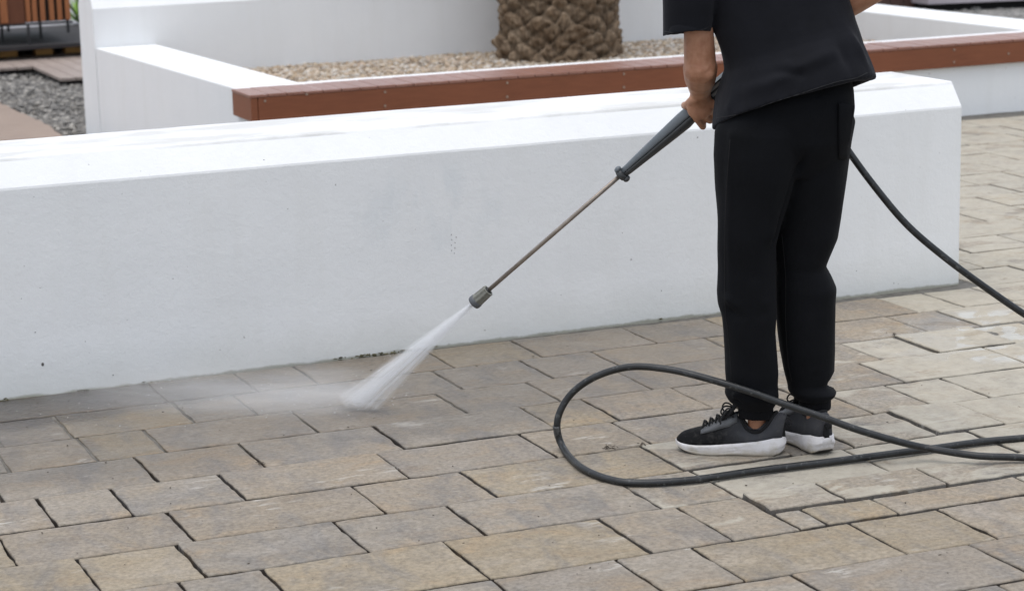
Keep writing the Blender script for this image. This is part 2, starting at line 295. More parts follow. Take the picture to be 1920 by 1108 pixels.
def build_pavement():
    rows = {0: [1.065, 1.6, 1.882, 2.08, 2.534, 2.839, 3.249, 3.56, 3.86, 4.253, 4.445], 1: [1.25, 1.609, 1.80, 2.453, 2.753, 3.005, 3.42, 3.75, 4.12],
            2: [.75, 1.02, 1.26, 1.453, 1.899, 2.357, 2.657, 2.961, 3.36, 3.772, 3.975, 4.272], 3: [.95, 1.36, 1.658, 2.058, 2.516, 2.718, 3.017, 3.3, 3.673, 4.135],
            4: [.82, 1.032, 1.227, 1.521, 1.97, 2.40, 2.686, 3.08, 3.393, 3.594, 3.793, 4.1], 5: [.88, 1.311, 1.807, 2.111, 2.645, 2.97, 3.165, 3.433, 3.653, 3.95, 4.3],
            6: [.7, 1.018, 1.264, 1.663, 1.964, 2.44, 2.66, 3.125, 3.52, 3.9], 7: [.9, 1.196, 1.395, 1.848, 2.258, 2.475, 2.66],
            8: [1.1, 1.45, 1.85, 2.162, 2.361, 2.79, 3.04, 3.5], 9: [1.2, 1.55, 1.848, 2.08, 2.474, 2.952, 3.3], 10: [1.3, 1.7, 2.0, 2.4, 2.849, 3.2]}
    bnd = [.018, .290, .567, .838, 1.115, 1.385, 1.655, 1.930, 2.235, 2.502, 2.765]
    cells = []                                        # x0, x1, d0, d1
    def fill(d0, d1, xs, lo, hi):
        xs = sorted(xs); X = list(xs)
        while X and X[0] > lo: X.insert(0, X[0] - random.choice([.2, .3, .3, .4, .46]))
        while X[-1] < hi: X.append(X[-1] + random.choice([.2, .3, .3, .4, .46]))
        for a, b in zip(X, X[1:]): cells.append([a, b, d0, d1])
    for k in range(0, 11):
        d0 = bnd[k]; d1 = bnd[k + 1] if k < 10 else 3.035
        if k == 7:
            xs = rows[7]; fill(d0, d1, xs, -.5, 2.66)
            cells[:] = [c for c in cells if not (c[2] == d0 and c[0] >= 2.65)]
            fill(1.920, 2.083, [2.663, 2.875, 3.179, 3.52, 3.9], 2.663, 7.2); fill(2.086, 2.224, [2.663, 2.741, 2.944, 3.374, 3.7], 2.663, 7.2)
            cells[:] = [c for c in cells if not (c[2] in (1.920, 2.086) and c[0] < 2.66)]
        else: fill(d0, d1, rows[k], -.6, 7.5)
    d = 3.035
    for k in range(5): fill(d, d + PIT, [1.2 + .37 * random.random()], -.6, 6.5); d += PIT
    d = .018
    for k in range(14):                               # rows running on behind the low wall
        lo = 4.72 if k < 2 else -1.5
        x0 = 4.70 if k < 2 else 2 + .4 * random.random()
        fill(d - PIT, d, [x0], lo, 10.5)
        if k < 2: cells[:] = [c for c in cells if not (c[2] == d - PIT and c[0] < 4.69)]
        d -= PIT
    V, F, tint, seed, wear = [], [], [], [], []
    for (xa, xb, da, db) in cells:
        xm, dm = (xa + xb) / 2, (da + db) / 2
        far = dm < -.3; y_of = lambda x, d: YW - d + .025 * (x - 2.5) * -1
        worn = max(0, 1 - abs(dm - 1.75) / .62) * min(1, max(0, (xm - 2.2) / .5)) + max(0, min(1, (xm - 3.2) / .7)) * (1 if dm < 2.3 else .35)
        if dm < .6 and xm < 4.3: worn *= .25
        worn = min(1., worn)
        if far: worn = .95 if xm > 4.4 else .5
        dz = rng.normal(0, .0012) + (rng.normal(0, .0016) * (worn > .5 and not far))
        tx, ty = rng.normal(0, .004, 2) * (.4 + .5 * worn)
        for (qx, qd, qz) in ((2.77, 2.0, .008), (3.03, 2.0, .008), (3.54, 1.52, .008), (2.85, 1.52, .003), (3.8, 1.52, .002), (3.35, 2.0, .006), (3.9, .97, .003)):
            if xa < qx < xb and da < qd < db: dz = qz; ty += .003
        g = .0036 + .0012 * worn
        k = rng.random(); base = np.array([.250, .214, .178])
        if k < .3: base = np.array([.242, .214, .187])
        elif k < .5: base = np.array([.262, .220, .168])
        elif k < .62: base = np.array([.228, .200, .175])
        base = base * rng.uniform(.92, 1.08); base = base * (1 - .45 * worn) + np.array([.375, .335, .285]) * .45 * worn
        base = base * np.array([1.06, 1.05, .98])
        sx = sy = 0
        L, D = xb - xa, db - da
        st = .022 if dm > -.3 and xm < 5.2 else .055
        def cuts(T):
            n = max(3, int((T - 2 * g - .024) / st)); mid = list(np.linspace(g + .012, T - g - .012, n)); e = [g, g + .0012, g + .0034]
            return e + mid + [T - q for q in e[::-1]]
        g += .0006; U = cuts(L); g -= .0006; W_ = cuts(D); nu, nw = len(U), len(W_); b0 = len(V); sx = rng.uniform(-50, 50)
        col = (*base, 1); sdv = (*rng.random(3), 1); wv = (worn, dm * .1, 0, 1)
        V0 = len(V)
        for i, u in enumerate(U):
            for j, q in enumerate(W_):
                e = min(i, nu - 1 - i, j, nw - 1 - j); z = (-.0042, -.0011, -.0002)[e] if e < 3 else 0.
                x, dd = xa + u, da + q
                if e < 3:
                    am = .0042 if not far else .002
                    x += am * mnoise.noise(Vector((x * 17 + sx, dd * 17, 0))) + am * .6 * mnoise.noise(Vector((x * 60 + sx, dd * 60, 3)))
                    dd += am * mnoise.noise(Vector((x * 17, dd * 17 + sx, 7))) + am * .7 * mnoise.noise(Vector((x * 60, dd * 60 + sx, 9)))
                z += .0016 * mnoise.noise(Vector((x * 7 + sx, dd * 11, 1))) + .0008 * mnoise.noise(Vector((x * 32 + sx, dd * 32, 1)))
                z += dz + tx * (u - L / 2) + ty * -(q - D / 2)
                V.append((x, y_of(x, dd), z)); tint.append(col); seed.append(sdv); wear.append(wv)
        for i in range(nu - 1):
            for j in range(nw - 1):
                a = b0 + i * nw + j; F.append((a, a + 1, a + nw + 1, a + nw))
        per = [b0 + i * nw for i in range(nu)] + [b0 + (nu - 1) * nw + j for j in range(1, nw)] + [b0 + i * nw + nw - 1 for i in range(nu - 2, -1, -1)] + [b0 + j for j in range(nw - 2, 0, -1)]
        lo = len(V)
        n = len(per); dk = np.array([.060, .047, .037]) * (1 - min(1, worn * 1.3)) + np.array([.15, .135, .115]) * min(1, worn * 1.3)
        if dm < .95 and xm < 3.6: dk = np.array([.125, .118, .105])
        for zz_, kk in ((-.0005, 1.), (-.05, .6)):
            for p in per: V.append((V[p][0], V[p][1], (V[p][2] + zz_) if zz_ > -.01 else zz_)); tint.append((*(dk * kk), 1)); seed.append(sdv); wear.append((0, 0, 0, 1))
        for i in range(n): j = (i + 1) % n; F.append((per[i], per[j], lo + j, lo + i)); F.append((lo + i, lo + j, lo + n + j, lo + n + i))
    me = bpy.data.meshes.new('pavement'); me.from_pydata(V, [], F)
    for nm, dat in (('tint', tint), ('seed', seed), ('wear', wear)):
        at = me.attributes.new(nm, 'FLOAT_COLOR', 'POINT'); at.data.foreach_set('color', np.array(dat, dtype=np.float32).ravel())
    bm = bmesh.new(); bm.from_mesh(me); bmesh.ops.recalc_face_normals(bm, faces=bm.faces[:]); bm.to_mesh(me); bm.free()
    o = link('pavement', me, M_PAVER, None, True); tag(o, kind='structure')
    # bedding sand between the pavers: nearly flush beside the wall, washed out further off
    xs = np.linspace(-1.6, 11, 127); ys = np.linspace(2.2, 10.66, 120); V, F = [], []
    for y in ys:
        for x in xs:
            dd = YW - y; f = min(1, max(0, (dd - .75) / .6)); h = -.0055 - f * .026
            if dd < -.2: h = -.009
            V.append((x, y, h + .004 * mnoise.noise(Vector((x * 6, y * 6, 0)))))
    nx = len(xs); F = [(j * nx + i, j * nx + i + 1, (j + 1) * nx + i + 1, (j + 1) * nx + i) for j in range(len(ys) - 1) for i in range(nx - 1)]
    sa = mk('bedding_sand', V, F, M_SAND, None, True); tag(sa, kind='structure'); sa.data.materials.append(M_SANDG)
    for p in sa.data.polygons: p.material_index = 1 if p.center.y > YW - 1.0 - .3 * mnoise.noise(p.center * 2) else 0
    bm = bmesh.new(); add_box(bm, (-1.6, 2.2, -.33), (11, 10.62, -.052)); tag(bm_to('pavement_base', bm, M_SAND), kind='structure')
build_pavement()

# ---------------------------------------------------------------- white walls
def wobble(bm, amp=.0015, sc=3.):
    for v in bm.verts:
        n = mnoise.noise_vector(v.co * sc); v.co += n * amp
def prism_x(bm, prof, xs):
    n = len(prof); rings = [[(x, p[0], p[1]) for p in prof] for x in xs]; add_loft(bm, rings)
def build_front_wall():
    t = thing('garden_wall', (2.0, 6.95, 0), 'long low white plastered wall with a chamfered top edge, nearest the camera behind the person', 'wall')
    bm = bmesh.new()
    prof = [(YW, -.05), (YW, .02), (YW + .001, .2), (YW, .4), (YW, .648), (YW + .002, .655), (YW + .064, .735), (YW + .070, .738), (YW + .464, .738), (YW + .47, .735), (YW + .53, .655), (YW + .53, -.05)]
    prism_x(bm, prof, list(np.arange(-3., 4.60, .1)) + [4.61, 4.64, 4.648])
    wobble(bm); bm_to('wall_body', bm, M_WALL, t)
    # crumbled render along the foot, with moss in the gap
    bm = bmesh.new()
    for k in range(900):
        x = rng.uniform(.4, 4.65); den = mnoise.noise(Vector((x * 2.3, 4, 0))) + .5 * mnoise.noise(Vector((x * 9, 1, 0)))
        if den < .12 + .25 * rng.random(): continue
        L = rng.uniform(.004, .022); r = rng.uniform(.0012, .0034)
        add_ell(bm, (x, YW - rng.uniform(-.001, .006), rng.uniform(-.003, .005)), [(L / 2, rng.normal(0, .001), rng.normal(0, .001)), (0, r, 0), (0, 0, r)], 6)
    bm_to('moss_strip', bm, simple('moss_and_dirt', (.105, .095, .05), .95, .6, 30, .8), t, True)
    return t
FW = build_front_wall()
bm = bmesh.new()
for px, py, a, b in [(80, 683, .0042, .0058), (66, 623, .0018, .0018), (212, 703, .0022, .0022), (1308, 258, .0020, .0024), (1606, 508, .0018, .0018), (1676, 531, .0020, .002), (495, 300, .0015, .002), (160, 640, .0013, .0013), (40, 560, .0012, .0012), (1240, 545, .0016, .0022)] + [(847 + 6 * (k % 2) + rng.normal(0, .8), 440 + 5 * k, .0011, .0024) for k in range(8)]:
    p = on_y(px, py, YW - .0002); add_ell(bm, p, [(a, 0, 0), (0, .0006, 0), (0, 0, b)], 8)
bm_to('chip', bm, simple('dark_chip', (.10, .095, .09), .9, .4, 200), FW, True)
def quad_prism(bm, foot, z0, z1, bev=.006):
    rings = [[(x, y, z0) for x, y in foot], [(x, y, z1) for x, y in foot]]; vs = add_loft(bm, rings)
    es = [e for v in vs[1] for e in v.link_edges if e.other_vert(v) in vs[1]]
    bmesh.ops.bevel(bm, geom=list(set(es)), offset=bev, segments=2, affect='EDGES', profile=.5)
ZT = .410
t = thing('planter_wall', (4, 12, 0), 'low white walls enclosing the raised pebble planter behind the bench', 'wall')
bm = bmesh.new(); quad_prism(bm, [(3.155, 10.64), (8.50, 10.64), (8.50, 11.03), (3.155, 11.03)], -.3, ZT); bm_to('front_wall', bm, M_PLANT, t)
bm = bmesh.new(); quad_prism(bm, [(3.155, 11.03), (3.515, 11.03), (3.42, 13.595), (3.043, 13.595)], -.34, ZT); bm_to('side_wall', bm, M_PLANT, t)
bm = bmesh.new(); quad_prism(bm, [(8.075, 11.03), (8.50, 11.03), (8.40, 13.4), (8.0, 13.4)], -.34, ZT); bm_to('side_wall', bm, M_PLANT, t)
t = thing('back_wall', (5.5, 13.85, 0), 'taller white plastered wall with chamfered top closing the back of the pebble planter', 'wall')
bm = bmesh.new()
prof = [(13.6, -.34), (13.6, .635), (13.6, .645), (13.66, .728), (13.94, .728), (14.0, .645), (14.0, .635), (14.0, -.34)]
prism_x(bm, prof, [3.04, 3.043] + list(np.arange(3.2, 8.0, .2)) + [7.99, 8.0]); wobble(bm, .002); bm_to('wall_body', bm, M_PLANT, t)

# ---------------------------------------------------------------- bench on the planter wall
t = thing('bench', (3.2, 10.7, 0), 'long red-brown timber bench capping the front of the white planter wall', 'bench')
bm = bmesh.new(); add_box(bm, (3.165, 10.600, .279), (8.52, 10.636, .398), .003); bm_to('fascia', bm, M_BENCH, t)
bm = bmesh.new(); add_box(bm, (3.128, 10.600, .279), (3.1625, 10.93, .398), .003); bm_to('end_board', bm, M_BENCH, t)
bm = bmesh.new(); x = 3.124
while x < 8.5:
    dz = rng.normal(0, .0006); add_box(bm, (x, 10.597, .3988), (x + .0915, 10.925, .4135 + dz), .0025); x += .0965
bm_to('seat', bm, M_SEAT, t)
bm = bmesh.new(); bmesh.ops.create_cone(bm, cap_ends=True, segments=10, radius1=.007, radius2=.006, depth=.006)
for v in bm.verts: v.co = Vector((v.co.x, -v.co.z, v.co.y))
sme = bpy.data.meshes.new('screw'); bm.to_mesh(sme); bm.free(); sme.materials.append(simple('screw_head', (.32, .25, .2), .4, .2, metal=.6))
for (px, py) in ((497, 190), (575, 177), (722, 173), (722, 199), (951, 156), (951, 182), (1170, 139), (1170, 164), (1789, 94), (1789, 117), (1891, 101)):
    p = on_y(px, py, 10.5985); o = bpy.data.objects.new('screw', sme); S.collection.objects.link(o); o.parent = t; o.matrix_parent_inverse = Matrix.Translation(t.location).inverted(); o.location = p

# ---------------------------------------------------------------- pebbles, rubble
def ico():
    bm = bmesh.new(); bmesh.ops.create_icosphere(bm, subdivisions=1, radius=1.); V = np.array([v.co[:] for v in bm.verts]); F = np.array([[v.index for v in f.verts] for f in bm.faces]); bm.free(); return V, F
IV, IF = ico()
def stones(name, n, area, zf, smin, smax, cols, flat=.6):
    P = np.empty((n, 3)); k = 0
    while k < n:
        x = rng.uniform(area[0], area[1]); y = rng.uniform(area[2], area[3])
        z = zf(x, y)
        if z is None: continue
        P[k] = (x, y, z); k += 1
    sc = smin + (smax - smin) * rng.random((n, 1, 1)) ** 2.2
    B = IV[None] * (1 + rng.uniform(-.22, .22, (n, len(IV), 1))) * sc * rng.uniform([.75, .75, flat * .8], [1.25, 1.25, flat * 1.2], (n, 1, 3))
    a = rng.uniform(0, 6.28, n); c, s = np.cos(a)[:, None], np.sin(a)[:, None]
    X = B[..., 0] * c - B[..., 1] * s; Y = B[..., 0] * s + B[..., 1] * c
    V = np.stack([X + P[:, None, 0], Y + P[:, None, 1], B[..., 2] + P[:, None, 2]], -1).reshape(-1, 3)
    F = (IF[None] + (np.arange(n) * len(IV))[:, None, None]).reshape(-1, 3)
    me = bpy.data.meshes.new(name); me.vertices.add(len(V)); me.vertices.foreach_set('co', V.ravel()); me.loops.add(F.size); me.loops.foreach_set('vertex_index', F.ravel().astype(np.int32))
    me.polygons.add(len(F)); me.polygons.foreach_set('loop_start', np.arange(0, F.size, 3, dtype=np.int32)); me.update(calc_edges=True)
    C = np.array(cols)[rng.integers(0, len(cols), n)] * rng.uniform(.8, 1.15, (n, 1)); C = np.repeat(np.c_[C, np.ones(n)], len(IV), 0).astype(np.float32)
    at = me.attributes.new('tint', 'FLOAT_COLOR', 'POINT'); at.data.foreach_set('color', C.ravel())
    o = link(name, me, M_STONE, None, True); return o
_t = NT('loose_stones'); _a = _t.add('ShaderNodeAttribute', attribute_name='tint'); _c = _t.mix(_t.ramp(_t.noise(_t.obj(), 70, 4), .35, .7), _t.mix(1., _a.outputs['Color'], (.75, .75, .75), 'MULTIPLY'), _a.outputs['Color'])
M_STONE = _t.out(_c, .8, _t.bump(_t.noise(_t.obj(), 160, 3), .4, .004), .3)
ZG = .225
mk_ = sheet('planter_ground', (3.3, 11.0), (8.3, 13.62), ZG - .012, M_PEB)
tag(stones('pebbles', 22000, (3.45, 8.2, 11.02, 13.62), lambda x, y: ZG - .006 + .012 * mnoise.noise(Vector((x * 2, y * 2, 0))), 0.009, .023,
    [(.50, .40, .29), (.58, .50, .41), (.42, .32, .22), (.62, .57, .51), (.36, .29, .22), (.55, .43, .33)]), 'loose beige and cream pebbles filling the raised planter', 'pebbles', kind='stuff')
def zleft(x, y): return -.235 + .03 * mnoise.noise(Vector((x * 1.3, y * 1.3, 0)))
tag(stones('rubble', 12000, (2.6, 4.2, 13.4, 18.6), zleft, .004, .030, [(.19, .18, .168), (.23, .22, .205), (.16, .152, .142), (.25, .235, .215), (.20, .185, .165), (.40, .375, .34)]), 'grey rubble and gravel between the timber walkways at the left', 'gravel', kind='stuff')
tag(stones('rubble', 2200, (9.5, 15.5, 13.5, 19.2), lambda x, y: -.27 + .03 * mnoise.noise(Vector((x, y, 5))), .01, .07, [(.22, .215, .205), (.30, .29, .275), (.17, .17, .16), (.40, .385, .36)]), 'grey rubble lying beyond the right end of the planter', 'gravel', kind='stuff')
sheet('gravel_bed', (-6, 10.7), (16, 30), -.27, M_GREY)

# ---------------------------------------------------------------- timber decks, planter box and plant at the upper left
def deck_walk():
    t = thing('boardwalk', (1.5, 14.5, -.25), 'warm brown timber boardwalk just above the low wall at the left edge', 'boardwalk')
    bm = bmesh.new(); y = 11.2
    while y < 16.6:
        xe = 2.90 + .02 * math.sin(y * 3.1) + rng.normal(0, .006); add_box(bm, (-2.5, y, -.195), (xe, y + .138, -.17), .003); y += .143
    bm_to('boards', bm, M_DECKA, t)
    bm = bmesh.new(); add_box(bm, (2.75, 11.2, -.29), (2.80, 16.6, -.197)); add_box(bm, (.5, 11.2, -.29), (.55, 16.6, -.197)); bm_to('joist', bm, M_DARKD, t)
deck_walk()
t = thing('deck_walkway', (3.6, 18.5, -.25), 'greyed timber walkway with a stepped front edge beyond the rubble', 'walkway')
bm = bmesh.new(); x = .5
while x < 6.5:
    y0 = 18.47 if x < 3.56 else 17.38
    add_box(bm, (x, y0 + rng.normal(0, .006), -.195), (x + .118, 19.75, -.17), .003); x += .124
bm_to('boards', bm, M_DECKB, t)
bm = bmesh.new(); add_box(bm, (.5, 18.53, -.29), (3.5, 18.57, -.197)); add_box(bm, (3.6, 17.45, -.29), (6.5, 17.49, -.197)); bm_to('joist', bm, M_DARKD, t)
t = thing('deck_platform', (3.6, 20, -.17), 'dark raised timber platform carrying the slatted planter box', 'deck')
bm = bmesh.new(); y = 19.0
while y < 20.75: add_box(bm, (.5, y, -.085), (7, y + .14, -.05), .003); y += .145
bm_to('boards', bm, M_DARKD, t)
for px in (0, 76, 140):
    p = gr(px, 92, -.13); bm = bmesh.new(); add_box(bm, (p[0] - .075, 19.35, -.168), (p[0] + .075, 19.5, -.088), .004); bm_to('support_block', bm, M_PINE, t)
t = thing('floor_slab', (4, 22.5, -.09), 'pale grey floor slab behind the dark platform', 'slab')
bm = bmesh.new(); add_box(bm, (.5, 20.77, -.26), (8.6, 26, -.055), .006); bm_to('slab_body', bm, simple('pale_tile', (.24, .225, .235), .5, .08, 6), t)
def planter_box():
    YF = 19.12; X = lambda px: on_y(px, 42, YF)[0]; z0 = on_y(50, 42, YF)[2]; z1 = .60
    t = thing('planter_box', (X(54), YF, -.05), 'orange-brown slatted timber planter box standing on thin black legs', 'planter')
    for a, b in ((50, 58.5), (62, 71), (77, 86), (94, 103), (109, 118), (124, 133)):
        bm = bmesh.new(); add_box(bm, (X(a), YF, z0), (X(b), YF + .022, z1), .002); bm_to('slat', bm, M_SLAT, t)
    bm = bmesh.new(); add_box(bm, (X(-60), YF + .012, z0 - .012), (X(48), YF + .03, z1), .002); bm_to('side_panel', bm, m_wood('dark_panel', (.085, .028, .013), (.13, .045, .020), (10, 10, 1.5)), t)
    bm = bmesh.new(); add_box(bm, (X(2), YF - .012, z0), (X(15), YF + .010, z1), .002); bm_to('corner_post', bm, M_SLAT, t)
    bm = bmesh.new(); add_box(bm, (X(-60), YF + .035, z0 - .008), (X(134), YF + 1.2, z1 - .01), .004); bm_to('liner', bm, simple('dark_liner', (.022, .014, .009), .8), t)
    bm = bmesh.new(); add_box(bm, (X(-60), YF + .002, z0 - .030), (X(137), YF + .03, z0 - .0125), .002); bm_to('rail', bm, M_BLK, t)
    for px, py in ((5, 78), (16, 60), (55, 84), (77, 73), (128, 61)):
        q = gr(px, py, -.05); bm = bmesh.new(); add_box(bm, (q[0] - .011, q[1] - .011, -.05), (q[0] + .011, q[1] + .011, z0 - .031), .002); bm_to('leg', bm, M_BLK, t)
    return np.array([X(137), YF])
PE = planter_box()
t = thing('plant', (PE[0] + .1, PE[1] + .6, -.05), 'bright green strappy plant beside the end of the white back wall', 'plant')
bm = bmesh.new(); base = gr(150, 44, -.05)
for k in range(44):
    az = rng.uniform(0, 6.28); L = rng.uniform(.25, .5); el = rng.uniform(.35, 1.35); d = np.array([math.cos(az) * math.cos(el), math.sin(az) * math.cos(el), math.sin(el)])
    sd = np.cross(d, zz); sd = nrm(sd) * rng.uniform(.010, .018); pr = None
    for j in range(6):
        f = j / 5; p = base + d * L * f + zz * (-.35 * L * f * f * math.cos(el)) ; wd = sd * (1 - f ** 2) * (0.6 + f); cur = (bm.verts.new(p - wd), bm.verts.new(p + wd + zz * .002))
        if pr: bm.faces.new((pr[0], pr[1], cur[1], cur[0]))
        pr = cur
bm_to('leaves', bm, simple('bright_leaf', (.13, .24, .02), .45, .45, 12), t, True)

# ---------------------------------------------------------------- right background
t = thing('timber_fence', (12, 19.5, -.27), 'dark brown vertical board fence at the top edge right of the person', 'fence')
bm = bmesh.new(); x = 10.2
while x < 12.62: add_box(bm, (x, 19.25, -.3), (x + .148, 19.28, 1.3), .004); x += .158
bm_to('boards', bm, M_FENCE, t)
bm = bmesh.new(); add_box(bm, (10.2, 19.285, .3), (12.62, 19.33, .4)); bm_to('rail', bm, M_FENCE, t)
t = thing('floor_slab', (14, 19.5, -.2), 'pale lilac-grey raised floor slab at the top right corner', 'slab')
bm = bmesh.new(); quad_prism(bm, [(12.66, 18.95), (19, 17.6), (19, 26), (12.66, 26)], -.19, -.10); bm_to('slab_body', bm, simple('lilac_slab', (.40, .36, .39), .6, .08, 5), t)
bm = bmesh.new(); quad_prism(bm, [(12.7, 19.05), (19, 17.7), (19, 25), (12.7, 25)], -.3, -.1905, .001); bm_to('shadow_gap', bm, simple('shadow_gap_black', (.012, .012, .012), .9), t)  # near-black block paints in the shadow gap beneath the slab

# ---------------------------------------------------------------- palm
def palm():
    c = np.array([5.93, 13.07, ZG - .03]); rad = .352
    t = thing('palm_tree', c, 'stout palm trunk with rough brown leaf scars growing out of the pebbles', 'palm tree')
    nth, nz = 260, 420; Htot = 2.9; V, F, DP = [], [], []; NC = 13; RH = .060
    for j in range(nz + 1):
        z = j / nz * Htot
        for i in range(nth):
            th = i / nth * 2 * math.pi; X, Y = math.cos(th), math.sin(th)
            n1 = mnoise.noise(Vector((X * 2.2, Y * 2.2, z * 5))); n2 = mnoise.noise(Vector((X * 2.2 + 9, Y * 2.2, z * 5)))
            v = (z + .030 * n1 + .012 * mnoise.noise(Vector((X * 6, Y * 6, z * 12)))) / RH; u = th / (2 * math.pi) * NC + .46 * n2
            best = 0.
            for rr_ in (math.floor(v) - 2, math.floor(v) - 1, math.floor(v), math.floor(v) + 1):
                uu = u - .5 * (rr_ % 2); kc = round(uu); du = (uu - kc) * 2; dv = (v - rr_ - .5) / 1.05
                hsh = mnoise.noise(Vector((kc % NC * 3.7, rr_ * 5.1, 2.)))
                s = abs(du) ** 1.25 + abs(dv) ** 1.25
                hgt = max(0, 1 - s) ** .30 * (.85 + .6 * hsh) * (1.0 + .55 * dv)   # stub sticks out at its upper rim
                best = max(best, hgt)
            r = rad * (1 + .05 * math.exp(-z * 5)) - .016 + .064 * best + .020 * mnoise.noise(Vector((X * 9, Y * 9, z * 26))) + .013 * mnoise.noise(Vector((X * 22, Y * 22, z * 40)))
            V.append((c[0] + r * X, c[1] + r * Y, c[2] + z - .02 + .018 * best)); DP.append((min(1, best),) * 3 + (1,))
    for j in range(nz):
        for i in range(nth): k = (i + 1) % nth; F.append((j * nth + i, j * nth + k, (j + 1) * nth + k, (j + 1) * nth + i))
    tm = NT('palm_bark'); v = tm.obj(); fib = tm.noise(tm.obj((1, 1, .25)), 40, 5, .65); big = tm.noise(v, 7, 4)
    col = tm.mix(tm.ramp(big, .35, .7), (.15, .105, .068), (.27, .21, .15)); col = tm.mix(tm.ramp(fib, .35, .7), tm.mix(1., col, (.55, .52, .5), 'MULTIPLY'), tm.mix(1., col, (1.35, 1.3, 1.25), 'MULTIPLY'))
    fa = tm.add('ShaderNodeAttribute', attribute_name='crevice_shade'); col = tm.mix(tm.ramp(fa.outputs['Fac'], .25, .75), tm.mix(tm.ramp(fib, .4, .65), (.055, .038, .024), (.10, .07, .045)), col)  # shade of the deep gaps painted into the bark colour by scale depth
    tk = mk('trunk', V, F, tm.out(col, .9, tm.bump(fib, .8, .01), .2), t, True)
    at = tk.data.attributes.new('crevice_shade', 'FLOAT_COLOR', 'POINT'); at.data.foreach_set('color', np.array(DP, dtype=np.float32).ravel())
    bm = bmesh.new(); top = c + zz * (Htot - .05)
    for k in range(26):
        az = k * 2.4; el = rng.uniform(.15, 1.2); L = rng.uniform(1.6, 2.3); hd = np.array([math.cos(az), math.sin(az), 0]); sd = np.array([-hd[1], hd[0], 0])
        rib = [top + hd * (L * f * math.cos(el)) + zz * (L * f * math.sin(el) - .9 * f * f) for f in np.linspace(0, 1, 14)]
        add_tube(bm, rib, list(np.linspace(.022, .004, 14)), 6)
        for q in range(2, 14):
            for sg in (-1, 1):
                for h in (0, .5):
                    p = rib[q] * (1 - h) + rib[q - 1] * h; l = .36 * math.sin(math.pi * min(.97, q / 14 + .08)); d = nrm(sd * sg + hd * .7 - zz * .25); wv = hd * .012
                    bm.faces.new([bm.verts.new(Vector(x)) for x in (p - wv, p + wv, p + d * l * .6 + wv - zz * .02, p + d * l - zz * .1, p + d * l * .6 - wv - zz * .02)])
    bm_to('crown', bm, simple('palm_leaf', (.055, .095, .030), .5, .4, 6), t)
palm()

# ---------------------------------------------------------------- pressure washer lance
QH = .22
J = gr(658, 768); HP = pp(1318, 195, QH); AX = HP - J
ax = nrm(AX); cs = nrm(-fh - ax * (-fh @ ax)); nn = np.cross(ax, cs); nn = nn if nn[2] > 0 else -nn
def A(tt, c=0., n=0.): return J + AX * tt + cs * c + nn * n
LEN = np.linalg.norm(AX)
M_GUNU = simple('grey_plastic', (.115, .130, .145), .38, .08, 30, .1); M_GUNL = simple('dark_grey_plastic', (.050, .053, .056), .42, .12, 30, .1)
t_l = thing('pressure_washer_lance', A(.9), 'grey pressure washer lance with a metal rod, held slanting down to the left', 'pressure washer')
bm = bmesh.new(); add_tube(bm, [A(.40), A(.60), A(.79)], .0062, 16); bm_to('rod', bm, simple('bronzed_steel', (.25, .215, .185), .36, .2, 40, metal=.45), t_l, True)
def lathe(bm, sect, n=24, lob=0., nl=8):
    rings = []
    for tt, r in sect:
        rings.append([A(tt) + (r * (1 + lob * math.cos(nl * a))) * (math.cos(a) * cs + math.sin(a) * nn) for a in np.linspace(0, 2 * math.pi, n, endpoint=False)])
    add_loft(bm, rings)
M_NOZ = simple('worn_olive_plastic', (.15, .15, .13), .5, .3, 60, .2)
bm = bmesh.new(); lathe(bm, [(.366, .010), (.3665, .0195), (.369, .0208), (.376, .0208), (.378, .0192)], 32); bm_to('nozzle_ring', bm, simple('slate_plastic', (.085, .09, .10), .45, .1), t_l, True)
bm = bmesh.new(); lathe(bm, [(.378, .0185), (.392, .0178), (.406, .0168), (.4095, .0172), (.4100, .0125), (.404, .0095)], 64, .055, 8); bm_to('nozzle', bm, M_NOZ, t_l)
bm = bmesh.new(); lathe(bm, [(.3995, .009), (.4115, .009), (.4125, .0065)], 16); bm_to('nozzle_nut', bm, M_BLK, t_l, True)
prof = [(.786, .0125, .0125), (.80, .013, .0145), (.84, .0165, .0175), (.88, .0195, .0205), (.92, .0225, .0235), (.95, .0245, .0255), (.975, .0240, .0215), (1.0, .0225, .0195), (1.022, .021, .0195)]
for nm, sg, m in (('upper_shell', 1, M_GUNU), ('lower_shell', -1, M_GUNL)):
    bm = bmesh.new(); rings = []
    for tt, ru, rl in prof:
        r = ru if sg > 0 else rl; off = .0009 * sg
        rings.append([A(tt) + nn * off + r * (math.cos(a) * cs * .86 + sg * math.sin(a) * nn) for a in np.linspace(0, math.pi, 13)])
    add_loft(bm, rings); bm_to(nm, bm, m, t_l, True)
for tt, n in ((.935, -.010),):
    bm = bmesh.new(); add_ell(bm, A(tt, .0195, n), [ax * .0035, nn * .0035, cs * .0035], 10); bm_to('screw', bm, M_BLK, t_l, True)
bm = bmesh.new(); lathe(bm, [(.776, .008), (.777, .0155), (.780, .018), (.786, .018), (.789, .015), (.7895, .008)], 28)
bm_to('collar', bm, M_GUNL, t_l, True)
for n in (.018, -.018):
    bm = bmesh.new(); add_ell(bm, A(.785, .002, n), [ax * .011, nn * .0085, cs * .012], 14); bm_to('collar_knob', bm, M_GUNU if n > 0 else M_GUNL, t_l, True)
